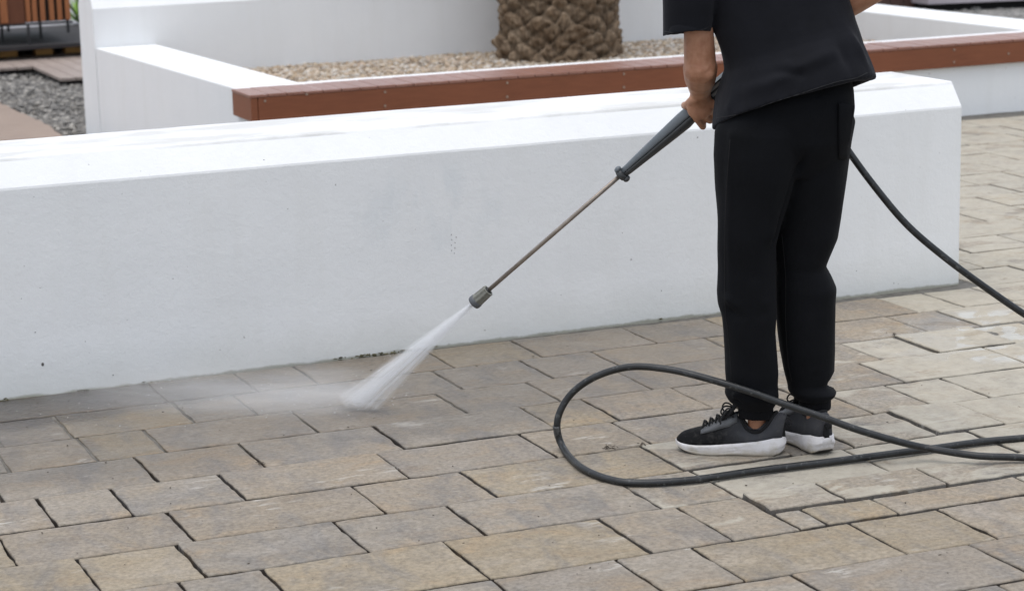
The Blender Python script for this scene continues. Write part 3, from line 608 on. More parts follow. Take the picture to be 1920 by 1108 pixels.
# gun body behind the torso, pistol grip and trigger
Mg = Matrix((Vector((ax[0], cs[0], nn[0])), Vector((ax[1], cs[1], nn[1])), Vector((ax[2], cs[2], nn[2])))).to_4x4(); Mg.translation = Vector(A(1.))
bm = bmesh.new(); add_box(bm, (.034, -.022, -.024), (.33, .0215, .026), .006, Mg); bm_to('gun_body', bm, M_GUNL, t_l)
bm = bmesh.new()
for k in (0, 1): add_box(bm, (.040, .0216, .000 + k * .0135), (.30, .0262, .0075 + k * .0135), .0012, Mg)
bm_to('grip_rib', bm, simple('light_grey_plastic', (.27, .285, .30), .4, .08), t_l)
bm = bmesh.new(); add_tube(bm, [A(1.0) + ax * .30 + nn * -.01, A(1.) + ax * .33 - zz * .07, A(1.) + ax * .37 - zz * .15], [.022, .021, .022], 14); bm_to('pistol_grip', bm, M_GUNL, t_l, True)
bm = bmesh.new(); add_tube(bm, spline([A(1.) + ax * .27 - nn * .02, A(1.) + ax * .29 - zz * .075, A(1.) + ax * .33 - zz * .13], 4), .007, 8); bm_to('trigger', bm, M_BLK, t_l, True)
GRIP = A(1.) + ax * .33 - zz * .07; GEND = A(1.) + ax * .37 - zz * .15

# ---------------------------------------------------------------- water
def volume_mat(name, build):
    m = bpy.data.materials.new(name); m.use_nodes = True; t = m.node_tree; t.nodes.remove(t.nodes['Principled BSDF'])
    o = t.nodes['Material Output']; v = t.nodes.new('ShaderNodeVolumePrincipled'); t.links.new(v.outputs[0], o.inputs['Volume'])
    v.inputs['Color'].default_value = (.97, .98, 1., 1); v.inputs['Anisotropy'].default_value = .1
    x = NT.__new__(NT); x.m, x.t, x.n, x.b = m, t, t.nodes, v; t.links.new(build(x), v.inputs['Density']); return m
def water():
    N = A(.366); D = J - N; L = np.linalg.norm(D); az = nrm(D)
    # the fan is widest in the upright plane that holds the lance, thinner across it
    fx = nrm(np.cross(az, nrm(N - CAM))); fy = np.cross(az, fx)
    M4 = Matrix(((fx[0], fy[0], az[0], N[0]), (fx[1], fy[1], az[1], N[1]), (fx[2], fy[2], az[2], N[2]), (0, 0, 0, 1)))
    a0, a1, b0, b1 = .007, .068, .006, .030
    bm = bmesh.new(); rings = []
    for s in np.linspace(0, 1.0, 14):
        ra = a0 + (a1 - a0) * s; rb = b0 + (b1 - b0) * s
        ring = []
        for q in np.linspace(0, 2 * math.pi, 24, endpoint=False):
            p = np.array([ra * math.cos(q), rb * math.sin(q), L * s]); wld = N + fx * p[0] + fy * p[1] + az * p[2]
            if wld[2] < .003:                      # stop at the paving
                k = (.003 - N[2]) / (wld[2] - N[2]); p = p * k
            ring.append(p)
        rings.append(ring)
    add_loft(bm, rings); bmesh.ops.recalc_face_normals(bm, faces=bm.faces[:])
    me = bpy.data.meshes.new('water_jet'); bm.to_mesh(me); bm.free()
    def dens(x):
        v = x.obj(); X, Y, Z = x.xyz(v); s = x.math('DIVIDE', Z, L)
        ra = x.math('MULTIPLY_ADD', s, a1 - a0, a0); rb = x.math('MULTIPLY_ADD', s, b1 - b0, b0)
        u = x.math('DIVIDE', X, ra); w_ = x.math('DIVIDE', Y, rb)
        rr = x.math('ADD', x.math('MULTIPLY', u, u), x.math('MULTIPLY', w_, w_)); fall = x.math('POWER', x.math('SUBTRACT', 1., rr, clamp=True), 1.6)
        cv = x.add('ShaderNodeCombineXYZ'); x.l(u, cv.inputs[0]); x.l(w_, cv.inputs[1]); x.l(x.math('MULTIPLY', s, .45), cv.inputs[2])
        st = x.ramp(x.noise(cv.outputs[0], 4.6, 4, .62, .1), .40, .62)
        st = x.math('MULTIPLY_ADD', st, 1.7, .10)
        conc = x.math('DIVIDE', 5.2, x.math('MULTIPLY_ADD', s, 1.75, .055))
        brk = x.math('MULTIPLY_ADD', x.noise(v, 16, 4), .5, .72)
        return x.math('MULTIPLY', x.math('MULTIPLY', x.math('MULTIPLY', fall, st), conc), x.math('MULTIPLY', brk, 21.))
    o = link('water_jet', me, volume_mat('spray', dens)); o.matrix_world = M4
    tag(o, 'white fan of water spraying from the lance nozzle onto the paving', 'water jet')
    # the splash: a low soft cloud thrown on from where the jet lands, away from the nozzle
    hd = nrm(np.array([D[0], D[1], 0.])); drift = nrm(hd + -rh * .9); dd = np.cross(zz, drift)
    me = bpy.data.meshes.new('water_mist'); bm = bmesh.new(); bmesh.ops.create_icosphere(bm, subdivisions=3, radius=1.)
    bm.to_mesh(me); bm.free()
    Lm, Wm, Hm = .66, .27, .10
    c = J + drift * (Lm - .22) + zz * .066
    def dens2(x):
        v = x.obj(); X, Y, Z = x.xyz(v); r2 = x.math('ADD', x.math('ADD', x.math('MULTIPLY', X, X), x.math('MULTIPLY', Y, Y)), x.math('MULTIPLY', Z, Z))
        f = x.math('POWER', x.math('SUBTRACT', 1., r2, clamp=True), 1.6)
        d_ = x.math('ADD', X, (Lm - .22) / Lm)
        near = x.math('MULTIPLY_ADD', x.math('EXPONENT', x.math('MULTIPLY', x.math('MAXIMUM', d_, 0.), -4.2)), 3.4, .75)
        near = x.math('MULTIPLY', near, x.ramp(x.math('ADD', d_, .5), .36, .52))
        low = x.math('POWER', x.math('SUBTRACT', 1.0, x.math('MULTIPLY_ADD', Z, .5, .5), clamp=True), 1.2)
        n = x.ramp(x.noise(x.obj((1, 1.6, 1.4)), 1.9, 5, .6, .4), .3, .75)
        return x.math('MULTIPLY', x.math('MULTIPLY', x.math('MULTIPLY', f, near), x.math('MULTIPLY', low, n)), 9.)
    o = link('water_mist', me, volume_mat('mist', dens2))
    o.matrix_world = Matrix(((drift[0] * Lm, dd[0] * Wm, 0, c[0]), (drift[1] * Lm, dd[1] * Wm, 0, c[1]), (0, 0, Hm, c[2]), (0, 0, 0, 1)))
    tag(o, 'thin white mist drifting left from where the water jet lands', 'mist', kind='stuff')
    # flecks of foam and grit thrown onto the wet paving
    bm = bmesh.new()
    for k in range(50):
        f = rng.random(); p = J + drift * (.1 + 1.15 * f) + dd * rng.normal(0, .06 + .12 * f)
        if rng.random() < .45: p = gr(rng.normal(170, 75), rng.normal(775, 18))
        if p[1] > YW - .02: continue
        r = rng.uniform(.0006, .0015); add_ell(bm, (p[0], p[1], .0015), [(r * rng.uniform(.8, 2), 0, 0), (0, r, 0), (0, 0, r * .6)], 6)
    def drops():
        bd = bmesh.new()
        for k in range(330):
            if k < 220: s_ = rng.random() * .9; q = rng.normal(0, .55) * (a0 + (a1 - a0) * s_); p = N + D * s_ + fx * q * 1.25 + fy * rng.normal(0, .5) * (b0 + (b1 - b0) * s_)
            else: f = rng.random() ** 1.7; p = J + drift * (-.03 + .75 * f) + dd * rng.normal(0, .05 + .10 * f) + zz * abs(rng.normal(0, .030 + .03 * f))
            if p[2] < .004 or p[1] > YW - .02: continue
            r = rng.uniform(.0003, .0007); e = az if k < 220 else nrm(drift + zz * rng.normal(0, .5)); u1, u2 = frame_of(e); add_ell(bd, p, [e * r * rng.uniform(2, 7), u1 * r, u2 * r], 6)
        wm = simple('water_drop', (.80, .82, .84), .15); tag(bm_to('water_droplets', bd, wm, None, True), 'fine white droplets flying round the water jet and its splash', 'droplets', kind='stuff')
    drops()
    tag(bm_to('foam_flecks', bm, simple('foam', (.62, .60, .56), .4), None, True), 'small pale flecks of foam and grit on the wet paving', 'flecks', kind='stuff')
water()

bm = bmesh.new()
for k in range(150):
    p = gr(rng.uniform(0, 1920), rng.uniform(620, 1100), .0012)
    if p[1] > YW - .04: continue
    r = rng.uniform(.0008, .0022); a = rng.uniform(0, 3.14); e = np.array([math.cos(a), math.sin(a), 0]); add_ell(bm, p, [e * r * rng.uniform(1, 2.6), np.cross(zz, e) * r, zz * r * .6], 6)
for px, py, n_, c_ in ((1142, 839, 16, .010), (488, 869, 8, .008), (1206, 833, 7, .008), (1676, 627, 9, .007)):
    for k in range(n_):
        p = gr(px, py, .002) + np.array([rng.normal(0, c_), rng.normal(0, c_), rng.uniform(0, .004)]); a = rng.uniform(0, 3.14); e = np.array([math.cos(a), math.sin(a), rng.normal(0, .3)]); add_ell(bm, p, [e * rng.uniform(.004, .010), np.cross(zz, e) * .0012, zz * .0010], 6)
tag(bm_to('grit', bm, simple('dark_grit', (.06, .048, .036), .9, .5, 60), None, True), 'dark grit and dry plant bits scattered over the paving', 'grit', kind='stuff')

# ---------------------------------------------------------------- hose
def hose():
    t = thing('hose', gr(1200, 905), 'black rubber high-pressure hose looping on the paving in front of the shoes', 'hose')
    P = [GEND, GEND + np.array([.03, .0, -.08])]
    # behind the right hip, out to the right, down to the paving outside the frame, and back
    P += [pp(1560, 235, .20), pp(1592, 285, .19), pp(1640, 350, .17), pp(1700, 421, .16), pp(1768, 480, .16), pp(1845, 537, .17), pp(1922, 590, .18), pp(2010, 645, .17), pp(2110, 700, .12), pp(2220, 760, .03)]
    e = gr(2330, 840, .011); P += [e, gr(2300, 885, .011), gr(2150, 884, .012), gr(2020, 868, .014)]
    P += [gr(1920, 858, .020), gr(1830, 854, .030), gr(1745, 841, .034)]
    P += [pp(1690, 829, -.155), pp(1610, 806, -.150), pp(1540, 781, -.140), pp(1470, 757, -.125), pp(1400, 732, -.11), pp(1320, 708, -.08), pp(1250, 692, -.03), pp(1180, 688, .02)]
    P += [pp(1115, 707, .05), pp(1068, 742, .06), pp(1045, 790, .05), gr(1055, 838, .014), gr(1090, 876, .012), gr(1145, 899, .011)]
    P += [gr(1205, 905, .011), gr(1300, 899, .011), gr(1420, 882, .011), gr(1560, 865, .011), gr(1690, 848, .011), gr(1760, 839, .011), gr(1840, 828, .011), gr(1930, 820, .011), gr(2100, 806, .011), gr(2400, 790, .011)]
    bm = bmesh.new(); pts = spline(P, 9); add_tube(bm, pts, .0098, 14)
    tm = NT('black_rubber'); v = tm.obj(); c = tm.mix(tm.ramp(tm.noise(v, 22, 5, .65), .42, .7), (.007, .008, .009), (.020, .0215, .0235))
    c = tm.mix(tm.math('MULTIPLY', tm.ramp(tm.noise(v, 70, 4, .7), .58, .70), .75), c, (.10, .105, .105))
    bm_to('hose_body', bm, tm.out(c, .42, tm.bump(tm.noise(v, 320, 3), .25, .002), .5), t, True)
    s = [gr(1921, 857.5, .021), gr(1880, 856.5, .025)]
    # scuffed bright bands where the rubber is worn
    for nm, a, b in (('worn_band', pp(1043, 798, .048), gr(1050, 828, .022)),):
        bm = bmesh.new(); add_tube(bm, spline([a, (a + b) / 2 + np.array([-.002, 0, .001]), b], 4), .0100, 14); bm_to(nm, bm, simple('scuffed_rubber', (.085, .085, .085), .45, .5, 60), t, True)
hose()

# ---------------------------------------------------------------- person
def ring(xl, yl, xr, yr, q, dr, tz=0., n=36, pw=2.25, dq=0.):
    a0, a1 = pp(xl, yl, q), pp(xr, yr, q + dq); c = (a0 + a1) / 2; a = (a1 - a0) / 2; b = fh * dr + zz * (tz * dr); out = []
    for th in np.linspace(0, 2 * math.pi, n, endpoint=False):
        co, si = math.cos(th), math.sin(th); e = 2 / pw
        out.append(c + a * (abs(co) ** e) * math.copysign(1, co) + b * (abs(si) ** e) * math.copysign(1, si))
    return out
def fold(C, Nn, disp, pts, wd, amp, side=True):   # ridge/crease along a line of world points
    P = [np.array(p) for p in pts]; best = np.full(len(C), 9.)
    for a, b in zip(P, P[1:]):
        d = b - a; tt = np.clip(((C - a) @ d) / (d @ d), 0, 1); best = np.minimum(best, np.linalg.norm(C - a - tt[:, None] * d, axis=1))
    f = amp * np.exp(-(best / wd) ** 2)
    if side: f = f * np.clip((Nn @ -fh) * 2 + .5, 0, 1)
    disp += f
def soft(C, sc, amp, seed=0.):
    return np.array([amp * mnoise.noise(Vector((c[0] * sc[0] + seed, c[1] * sc[1], c[2] * sc[2]))) for c in C])

person = thing('person', P0, 'person in black t-shirt and black joggers seen from behind, hosing the paving', 'person')
ANK1 = pp(1419, 792, -.02); HEEL1 = gr(1472, 851); TOE1 = gr(1272, 846)
HEEL2 = gr(1550, 853); D2 = nrm(-.38 * rh + .92 * fh); TOE2 = HEEL2 + D2 * .295; D1 = nrm(TOE1 - HEEL1); HEEL2[2] = TOE2[2] = 0
ANK2 = HEEL2 + D2 * .062 + zz * .09
def body():
    bm = bmesh.new(); cap = lambda a, b, ra, rb: add_cap(bm, a, b, ra, rb)
    hipc = pp(1480, 215, .02); chest = pp(1455, -40, .075); neck0 = pp(1448, -140, .09); 
    add_ell(bm, hipc, [rh * .13, fh * .08, zz * .10]); cap(hipc, chest, .08, .085); add_ell(bm, pp(1452, -70, .07), [rh * .14, fh * .07, zz * .09])
    shL, shR = pp(1332, -62, .05), pp(1575, -66, .07); cap(pp(1405, -85, .07), shL, .05, .044); cap(pp(1500, -88, .08), shR, .05, .044)
    hd = pp(1432, -235, .17); cap(neck0, hd, .054, .05)
    # head looking down along the lance: skull, jaw, nose, lips, brow, ears
    g = nrm(nrm(J - hd) * .55 + nrm(np.array([J[0] - hd[0], J[1] - hd[1], 0])) * .6); hs = nrm(np.cross(g, zz)); hu = np.cross(hs, g)
    add_ell(bm, hd + hu * .03 - g * .012, [hs * .074, g * .094, hu * .088]); add_ell(bm, hd + g * .035 - hu * .048, [hs * .054, g * .055, hu * .062])
    cap(hd + g * .082 + hu * .022, hd + g * .104 - hu * .014, .011, .015); add_ell(bm, hd + g * .086 - hu * .047, [hs * .024, g * .012, hu * .007]); add_ell(bm, hd + g * .085 - hu * .058, [hs * .020, g * .011, hu * .008])
    add_ell(bm, hd + g * .074 + hu * .032, [hs * .052, g * .016, hu * .010]); add_ell(bm, hd + g * .062 - hu * .088, [hs * .022, g * .022, hu * .016])
    for s in (-1, 1): add_ell(bm, hd + hs * s * .077 - g * .006 - hu * .002, [hs * .010, g * .020 + hs * s * .006, hu * .031])
    # left arm: upper arm down to the elbow, forearm reaching away from us to the lance
    el = pp(1313, 128, .035); wr = pp(1313, 170, QH - .052)
    cap(shL, pp(1309, 40, .02), .044, .040); cap(pp(1309, 40, .02), el, .0385, .044); cap(el, el * .55 + wr * .45, .0465, .043); cap(el * .55 + wr * .45, wr, .041, .0295)
    add_ell(bm, pp(1324, 138, .012), [rh * .024, fh * .02, zz * .022])
    # left hand: palm over the near side of the handle, fingers closing underneath
    pa = HP + cs * .036 + nn * .004; kn = []; kp = []
    add_ell(bm, wr * .5 + (pa + ax * .004 + nn * .006) * .5, [rh * .030, cs * .021, zz * .034])
    add_ell(bm, pa - ax * .002, [ax * .040, nn * .036, cs * .018])
    for i, (s, l, r) in enumerate(((-.033, 1.04, .0100), (-.011, 1.06, .0102), (.011, 1., .0098), (.031, .84, .0088))):
        k = HP + ax * s + cs * .032 - nn * .018; pip = HP + ax * (s - .004) + cs * .012 * l - nn * (.036 + .010 * (l > .9)) + ax * (-.004 if i == 0 else 0)
        dip = HP + ax * (s - .003) - cs * .018 - nn * .036 * l; tip = HP + ax * s - cs * .034 - nn * .016
        kp.append((pa * .35 + k * .65, k, pip))
        cap(pa + ax * s * .8, k, .0115, r * 1.12); cap(k, pip, r * 1.04, r); cap(pip, dip, r, r * .9); cap(dip, tip, r * .9, r * .78)
    th0 = wr + cs * .004 - ax * .018 + zz * -.012; th1 = HP - ax * .032 + cs * .012 + nn * .026; th2 = HP - ax * .044 - cs * .014 + nn * .028
    cap(th0, th1, .017, .0135); cap(th1, th2, .0125, .0105); cap(th2, th2 - ax * .008 - cs * .020 - nn * .004, .0105, .009)
    # right arm: elbow just outside the top of the frame, forearm coming back in to the pistol grip
    elR = pp(1660, -38, .02); wrR = GRIP + cs * .02 + ax * .05 + zz * .03
    cap(shR, elR, .044, .043); mid = elR * .6 + wrR * .4; cap(elR, mid, .044, .040); cap(mid, wrR, .040, .028)
    add_ell(bm, GRIP + ax * .022 + zz * .012, [nrm(ax) * .022, cs * .034, zz * .044])
    for i in range(4):
        k = GRIP + cs * .026 + ax * .004 - zz * (.020 * i - .03); m_ = GRIP - ax * .030 + cs * .016 - zz * (.020 * i - .026); e = GRIP - ax * .022 - cs * .022 - zz * (.020 * i - .024)
        cap(GRIP + ax * .022 + cs * .018 - zz * (.016 * i - .03), k, .011, .0105); cap(k, m_, .0105, .0095); cap(m_, e, .0095, .008)
    cap(GRIP + ax * .03 - cs * .02 + zz * .03, GRIP - ax * .002 - cs * .030 + zz * .045, .014, .0105); cap(GRIP - ax * .002 - cs * .030 + zz * .045, GRIP - ax * .030 - cs * .026 + zz * .043, .0105, .009)
    # legs inside the joggers, ankles and feet
    for an, px, q, dr in ((ANK1, 1400, 0., D1), (ANK2, 1530, .065, D2)):
        hp = pp(px + (25 if px < 1450 else -10), 240, q); kn_ = pp(1398 if px < 1450 else 1508, 530, q - .01)
        cap(hp, kn_, .06, .042); sh_ = pp(1411 if px < 1450 else 1521, 690, q - .01); cap(kn_, sh_, .042, .034); cap(sh_, an + zz * .03, .036, .026); cap(an + zz * .03, an - zz * .04, .026, .024); cap(an - zz * .055, an - zz * .06 + dr * .10, .020, .016)
    me = fuse(bm, .0034, 3); C, Nn = coords(me); dsp = np.zeros(len(C))
    fold(C, Nn, dsp, [pp(1300, 141, -.01), pp(1318, 147, -.02), pp(1338, 140, -.01)], .004, -.0018); fold(C, Nn, dsp, [pp(1306, 131, -.01), pp(1322, 136, -.02), pp(1336, 129, -.01)], .004, -.0014); fold(C, Nn, dsp, [wr + rh * k_ - fh * .03 for k_ in (-.03, 0, .03)], .004, -.0016)
    for u_, v_ in zip(kp, kp[1:]): fold(C, Nn, dsp, [(u_[i] + v_[i]) / 2 + cs * (.010, .010, .004)[i] for i in range(3)], .0042, -.0034, False)
    for u_ in kp: fold(C, Nn, dsp, [u_[1] + cs * .010, u_[1] + cs * .010 - nn * .004], .0065, .0020, False)
    setco(me, C + Nn * dsp[:, None]); return link('body', me, M_SKIN, person), hd, g, hs, hu
BODY, hd, g, hs, hu = body()
bm = bmesh.new(); add_ell(bm, hd + hu * .040 - g * .022, [hs * .084, g * .098, hu * .090], 28); add_ell(bm, hd - g * .07 - hu * .03, [hs * .062, g * .035, hu * .055], 20)
me = fuse(bm, .006, 2); C, Nn = coords(me); C = C + Nn * soft(C, (60, 60, 60), .006)[:, None]
C -= np.clip(((C - hd) @ g - .055), 0, 1)[:, None] * g; setco(me, C); link('hair', me, M_HAIR, person)
for s in (-1, 1):
    bm = bmesh.new(); add_ell(bm, hd + hs * s * .031 + g * .074 + hu * .016, [hs * .0125, g * .0105, hu * .007], 12); bm_to('eye', bm, simple('eye', (.5, .48, .45), .2), person, True)

def tee():
    bm = bmesh.new()
    lv = [(1339, 238, 1636, 148, .172, -.25), (1342, 211, 1629, 128, .166, -.23), (1346, 179, 1622, 108, .158, -.18), (1354, 150, 1613, 84, .150, -.12), (1360, 131, 1609, 68, .144, -.08),
          (1356, 115, 1605, 54, .137, -.05), (1348, 92, 1600, 38, .135, 0), (1337, 64, 1595, 18, .133, 0), (1330, 30, 1589, -6, .131, 0), (1322, -20, 1590, -40, .128, 0), (1312, -70, 1600, -78, .118, 0), (1306, -100, 1606, -108, .098, 0), (1340, -132, 1570, -136, .078, 0), (1388, -152, 1512, -154, .062, 0)]
    rings = [ring(a, b, c, d, .02 + .0045 * i, r, tz, 44, 2.35) for i, (a, b, c, d, r, tz) in enumerate(lv)]
    def inset(rg, k, dz): c = np.mean(rg, 0); return [c + (p - c) * k + zz * dz for p in rg]
    add_loft(bm, [inset(rings[0], .72, .05), inset(rings[0], .86, .04), inset(rings[0], .91, .002)] + rings)
    sl = [(1330, -110, 1400, -118, .06), (1268, -112, 1352, -90, .075), (1243, -70, 1348, -50, .084), (1238, -20, 1344, -12, .088), (1238, 30, 1338, 28, .088), (1239, 72, 1334, 62, .087)]
    rs = [ring(a, b, c, d, .02, r, -.10 if i > 3 else 0, 32, 2.2) for i, (a, b, c, d, r) in enumerate(sl)]
    add_loft(bm, rs + [inset(rs[-1], .82, .001), inset(rs[-1], .76, .03), inset(rs[-1], .55, .032)])
    sr = [(1500, -118, 1580, -112, .06), (1560, -108, 1640, -112, .075), (1590, -60, 1690, -95, .082), (1600, -30, 1712, -62, .082)]
    rs = [ring(a, b, c, d, .04, r, 0, 32, 2.2) for a, b, c, d, r in sr]; add_loft(bm, rs)
    me = fuse(bm, .0050, 3); C, Nn = coords(me); disp = soft(C, (5, 5, 3.2), .009, 3.) + soft(C, (13, 13, 7), .0035, 8.)
    k = lambda *p: [pp(x, y, q) for x, y, q in p]
    fold(C, Nn, disp, k((1366, 52, -.10), (1372, 100, -.11), (1366, 150, -.10), (1356, 200, -.08)), .016, .010); fold(C, Nn, disp, k((1388, 40, -.12), (1384, 110, -.13), (1378, 190, -.11)), .014, -.008)
    fold(C, Nn, disp, k((1372, 128, -.1), (1420, 110, -.13), (1475, 118, -.13)), .014, .008); fold(C, Nn, disp, k((1378, 150, -.11), (1430, 132, -.13), (1500, 140, -.13)), .012, -.006)
    fold(C, Nn, disp, k((1370, 100, -.1), (1400, 62, -.12), (1412, 10, -.12)), .015, -.009); fold(C, Nn, disp, k((1380, 170, -.11), (1440, 158, -.13), (1560, 100, -.12)), .018, .006)
    fold(C, Nn, disp, k((1590, 20, -.06), (1600, 80, -.07), (1612, 140, -.06)), .016, .008); fold(C, Nn, disp, k((1572, 10, -.1), (1578, 80, -.1), (1588, 150, -.1)), .016, -.007)
    fold(C, Nn, disp, k((1340, 40, -.08), (1352, 10, -.1), (1362, -30, -.1)), .012, -.010)
    disp *= 1.6; C = C + Nn * disp[:, None]; setco(me, C); o = link('t_shirt', me, M_TEE, person)
    # stitched hems
    def hem(rg, dz, nm, tr=.0014):
        c = np.mean(rg, 0); pts = [c + (p - c) * 1.012 + zz * dz for p in rg]; pts.append(pts[0])
        return pts
    return o, rings, sl
TEE, TR, SL = tee()

from mathutils.bvhtree import BVHTree
def surf_line(host, pix, rad, mat, name, lift=.0004, q0=-.6):
    """a thin cord laid on the host's surface along a line seen from the front"""
    me = host.data; C = [v.co.copy() for v in me.vertices]; T = BVHTree.FromPolygons(C, [p.vertices[:] for p in me.polygons])
    P = []
    for (x, y) in spline([(a, b, 0) for a, b in pix], 8) if False else [tuple(p[:2]) for p in spline([(a, b, 0.) for a, b in pix], 8)]:
        d = ray(x, y); h = T.ray_cast(Vector(CAM), Vector(d))
        if h[0] is not None: P.append(np.array(h[0]) + np.array(h[1]) * lift)
    if len(P) > 2:
        bm = bmesh.new(); add_tube(bm, P, rad, 6); return bm_to(name, bm, mat, host, True)

def joggers():
    bm = bmesh.new()
    hip = [(1388, 152, 1595, 138, .085), (1362, 200, 1600, 168, .112), (1349, 240, 1602, 200, .117), (1343, 275, 1594, 258, .112), (1356, 305, 1580, 292, .095), (1385, 335, 1560, 325, .07)]
    add_loft(bm, [ring(a, b, c, d, .0, r, 0, 44, 2.5) for a, b, c, d, r in hip])
    l1 = [(1368, 205, 1515, 205, .095), (1344, 245, 1512, 250, .116), (1340, 290, 1500, 290, .119), (1342, 330, 1489, 330, .117), (1344, 370, 1478, 370, .113), (1345, 415, 1464, 415, .108), (1345, 460, 1451.5, 460, .102), (1345.5, 500, 1453, 500, .097), (1344, 545, 1454, 545, .094), (1346, 567, 1454, 567, .092), (1353, 590, 1454, 590, .090), (1356, 620, 1452.5, 620, .087), (1359, 655, 1455, 655, .084),
          (1361, 695, 1458, 695, .081), (1364, 718, 1457, 718, .075), (1361.5, 738, 1459, 740, .080), (1368, 750, 1454, 753, .066), (1383, 762, 1449, 762, .050)]
    add_loft(bm, [ring(a, b, c + 1.5, d, -.012 - .0006 * i, r, 0, 36, 2.3) for i, (a, b, c, d, r) in enumerate(l1)])
    l2 = [(1470, 195, 1590, 190, .090), (1455, 235, 1602, 225, .114), (1452, 280, 1594, 265, .116), (1455, 330, 1586, 320, .113), (1455, 390, 1578, 380, .109), (1453, 450, 1569, 445, .102), (1454, 485, 1554, 482, .096), (1456, 500, 1547.5, 498, .090), (1457, 516, 1558, 515, .094), (1458, 538, 1569.5, 538, .098), (1459.5, 566, 1567.5, 566, .092), (1462, 615, 1568.5, 615, .088), (1466, 655, 1569.5, 655, .085),
          (1472, 695, 1568, 695, .080), (1476, 710, 1560, 708, .074), (1479, 720, 1549, 717, .068), (1480, 732, 1573, 732, .078), (1489, 743, 1568, 742, .066), (1497, 749, 1559, 748, .052)]
    add_loft(bm, [ring(a - 2, b, c, d, (.02, .028, .038, .050, .055, .055, .054, .053, .052)[i] if i < 9 else .052 - .004 * (i - 8), r, 0, 36, 2.3) for i, (a, b, c, d, r) in enumerate(l2)])
    me = fuse(bm, .0050, 3); C, Nn = coords(me); disp = soft(C, (9, 9, 2.2), .0055, 1.) + soft(C, (15, 15, 9), .0022, 5.)
    k = lambda q, *p: [pp(x, y, q) for x, y in p]
    for q, pts, wd, am in ((-.09, [(1530, 180), (1516, 240), (1501, 310), (1478, 390), (1455, 448)], .010, -.010), (-.1, [(1440, 230), (1448, 330), (1446, 440)], .02, .007), (-.08, [(1548, 492), (1520, 478), (1490, 482)], .010, .008), (-.08, [(1556, 512), (1530, 500), (1505, 512)], .009, -.009),
                           (-.08, [(1564, 536), (1535, 552), (1490, 545)], .010, .007), (-.08, [(1566, 556), (1530, 572), (1480, 576)], .009, -.007), (-.08, [(1478, 510), (1510, 540), (1550, 545)], .010, -.006),
                           (-.07, [(1566, 590), (1520, 600), (1475, 596)], .012, .004), (-.06, [(1556, 716), (1530, 705), (1505, 708)], .008, -.010), (-.06, [(1566, 733), (1530, 736), (1490, 728)], .008, .007), (-.06, [(1545, 660), (1540, 690), (1520, 705)], .010, .006),
                           (-.09, [(1352, 556), (1380, 570), (1430, 566)], .012, .005), (-.09, [(1352, 580), (1385, 592), (1430, 588)], .011, -.005), (-.08, [(1370, 742), (1400, 738), (1440, 742)], .009, .006), (-.08, [(1372, 752), (1405, 752), (1445, 754)], .006, -.006), (-.1, [(1372, 250), (1366, 400), (1366, 560)], .012, .003),
                           (-.1, [(1420, 250), (1415, 400), (1412, 520)], .016, -.005)):
        fold(C, Nn, disp, k(q, *pts), wd, am)
    disp *= 1.5; C = C + Nn * disp[:, None]; setco(me, C); o = link('joggers', me, M_TROU, person)
    # ribbed cuffs
    for (xl, yl, xr, yr, q, d) in ((1384.5, 759, 1449.5, 759, -.022, .050), (1498, 745, 1557.5, 744, .012, .046)):
        bm = bmesh.new(); rings = []
        for f, s in ((-4, .90), (0, .97), (4, 1.0), (10, 1.0), (15, 1.0), (19, .985), (21, .95), (20, .80)):
            rg = ring(xl, yl + f, xr, yr + f, q, d, 0, 120, 2.1); c = np.mean(rg, 0)
            rings.append([c + (p - c) * s * (1 + .014 * math.cos(i * 2 * math.pi / 3.0)) for i, p in enumerate(rg)])
        add_loft(bm, rings); bm_to('cuff', bm, M_CUFF, o, True)
    surf_line(o, [(1369, 262), (1364, 330), (1360, 420), (1359, 500), (1360, 580), (1368, 650), (1372, 720)], .0014, M_SEAM, 'side_seam', -.0002)
    surf_line(o, [(1466, 440), (1473, 520), (1473, 600), (1478, 680), (1485, 715)], .0013, M_SEAM, 'side_seam', -.0002)
    # patch pocket standing off the right hip
    T = BVHTree.FromPolygons([v.co.copy() for v in me.vertices], [p.vertices[:] for p in me.polygons]); bm = bmesh.new(); G = {}
    for i in range(9):
        for j in range(12):
            f, h = i / 8, j / 11; x = 1572 + f * (1601 - 1572) - h * 8 * f; y = 192 + h * 106 + f * 6 * (1 - h) - (1 - abs(2 * f - 1)) * 0; hh = T.ray_cast(Vector(CAM), Vector(ray(min(x, 1596 - h * 9), y)))
            if hh[0] is None: continue
            lift = .006 * (1 - h) + .0025 + .004 * f * (1 - h); G[i, j] = np.array(hh[0]) - fh * lift + rh * (.006 * f * (1 - h * .6))
    vt = {k_: bm.verts.new(Vector(v)) for k_, v in G.items()}
    for i in range(8):
        for j in range(11):
            ks = [(i, j), (i + 1, j), (i + 1, j + 1), (i, j + 1)]
            if all(q in vt for q in ks): bm.faces.new([vt[q] for q in ks])
    po = bm_to('pocket', bm, M_TROU, o, True); md = po.modifiers.new('thick', 'SOLIDIFY'); md.thickness = .003; md.offset = 0
    return o
JOG = joggers()
surf_line(TEE, [(1343, 222), (1392, 213), (1444, 194), (1498, 177), (1566, 155), (1604, 147), (1626, 137)], .0011, M_STITCH, 'hem_stitch', 0)
surf_line(TEE, [(1240, 58), (1262, 62), (1290, 62), (1318, 56), (1332, 50)], .0010, M_STITCH, 'hem_stitch', 0)

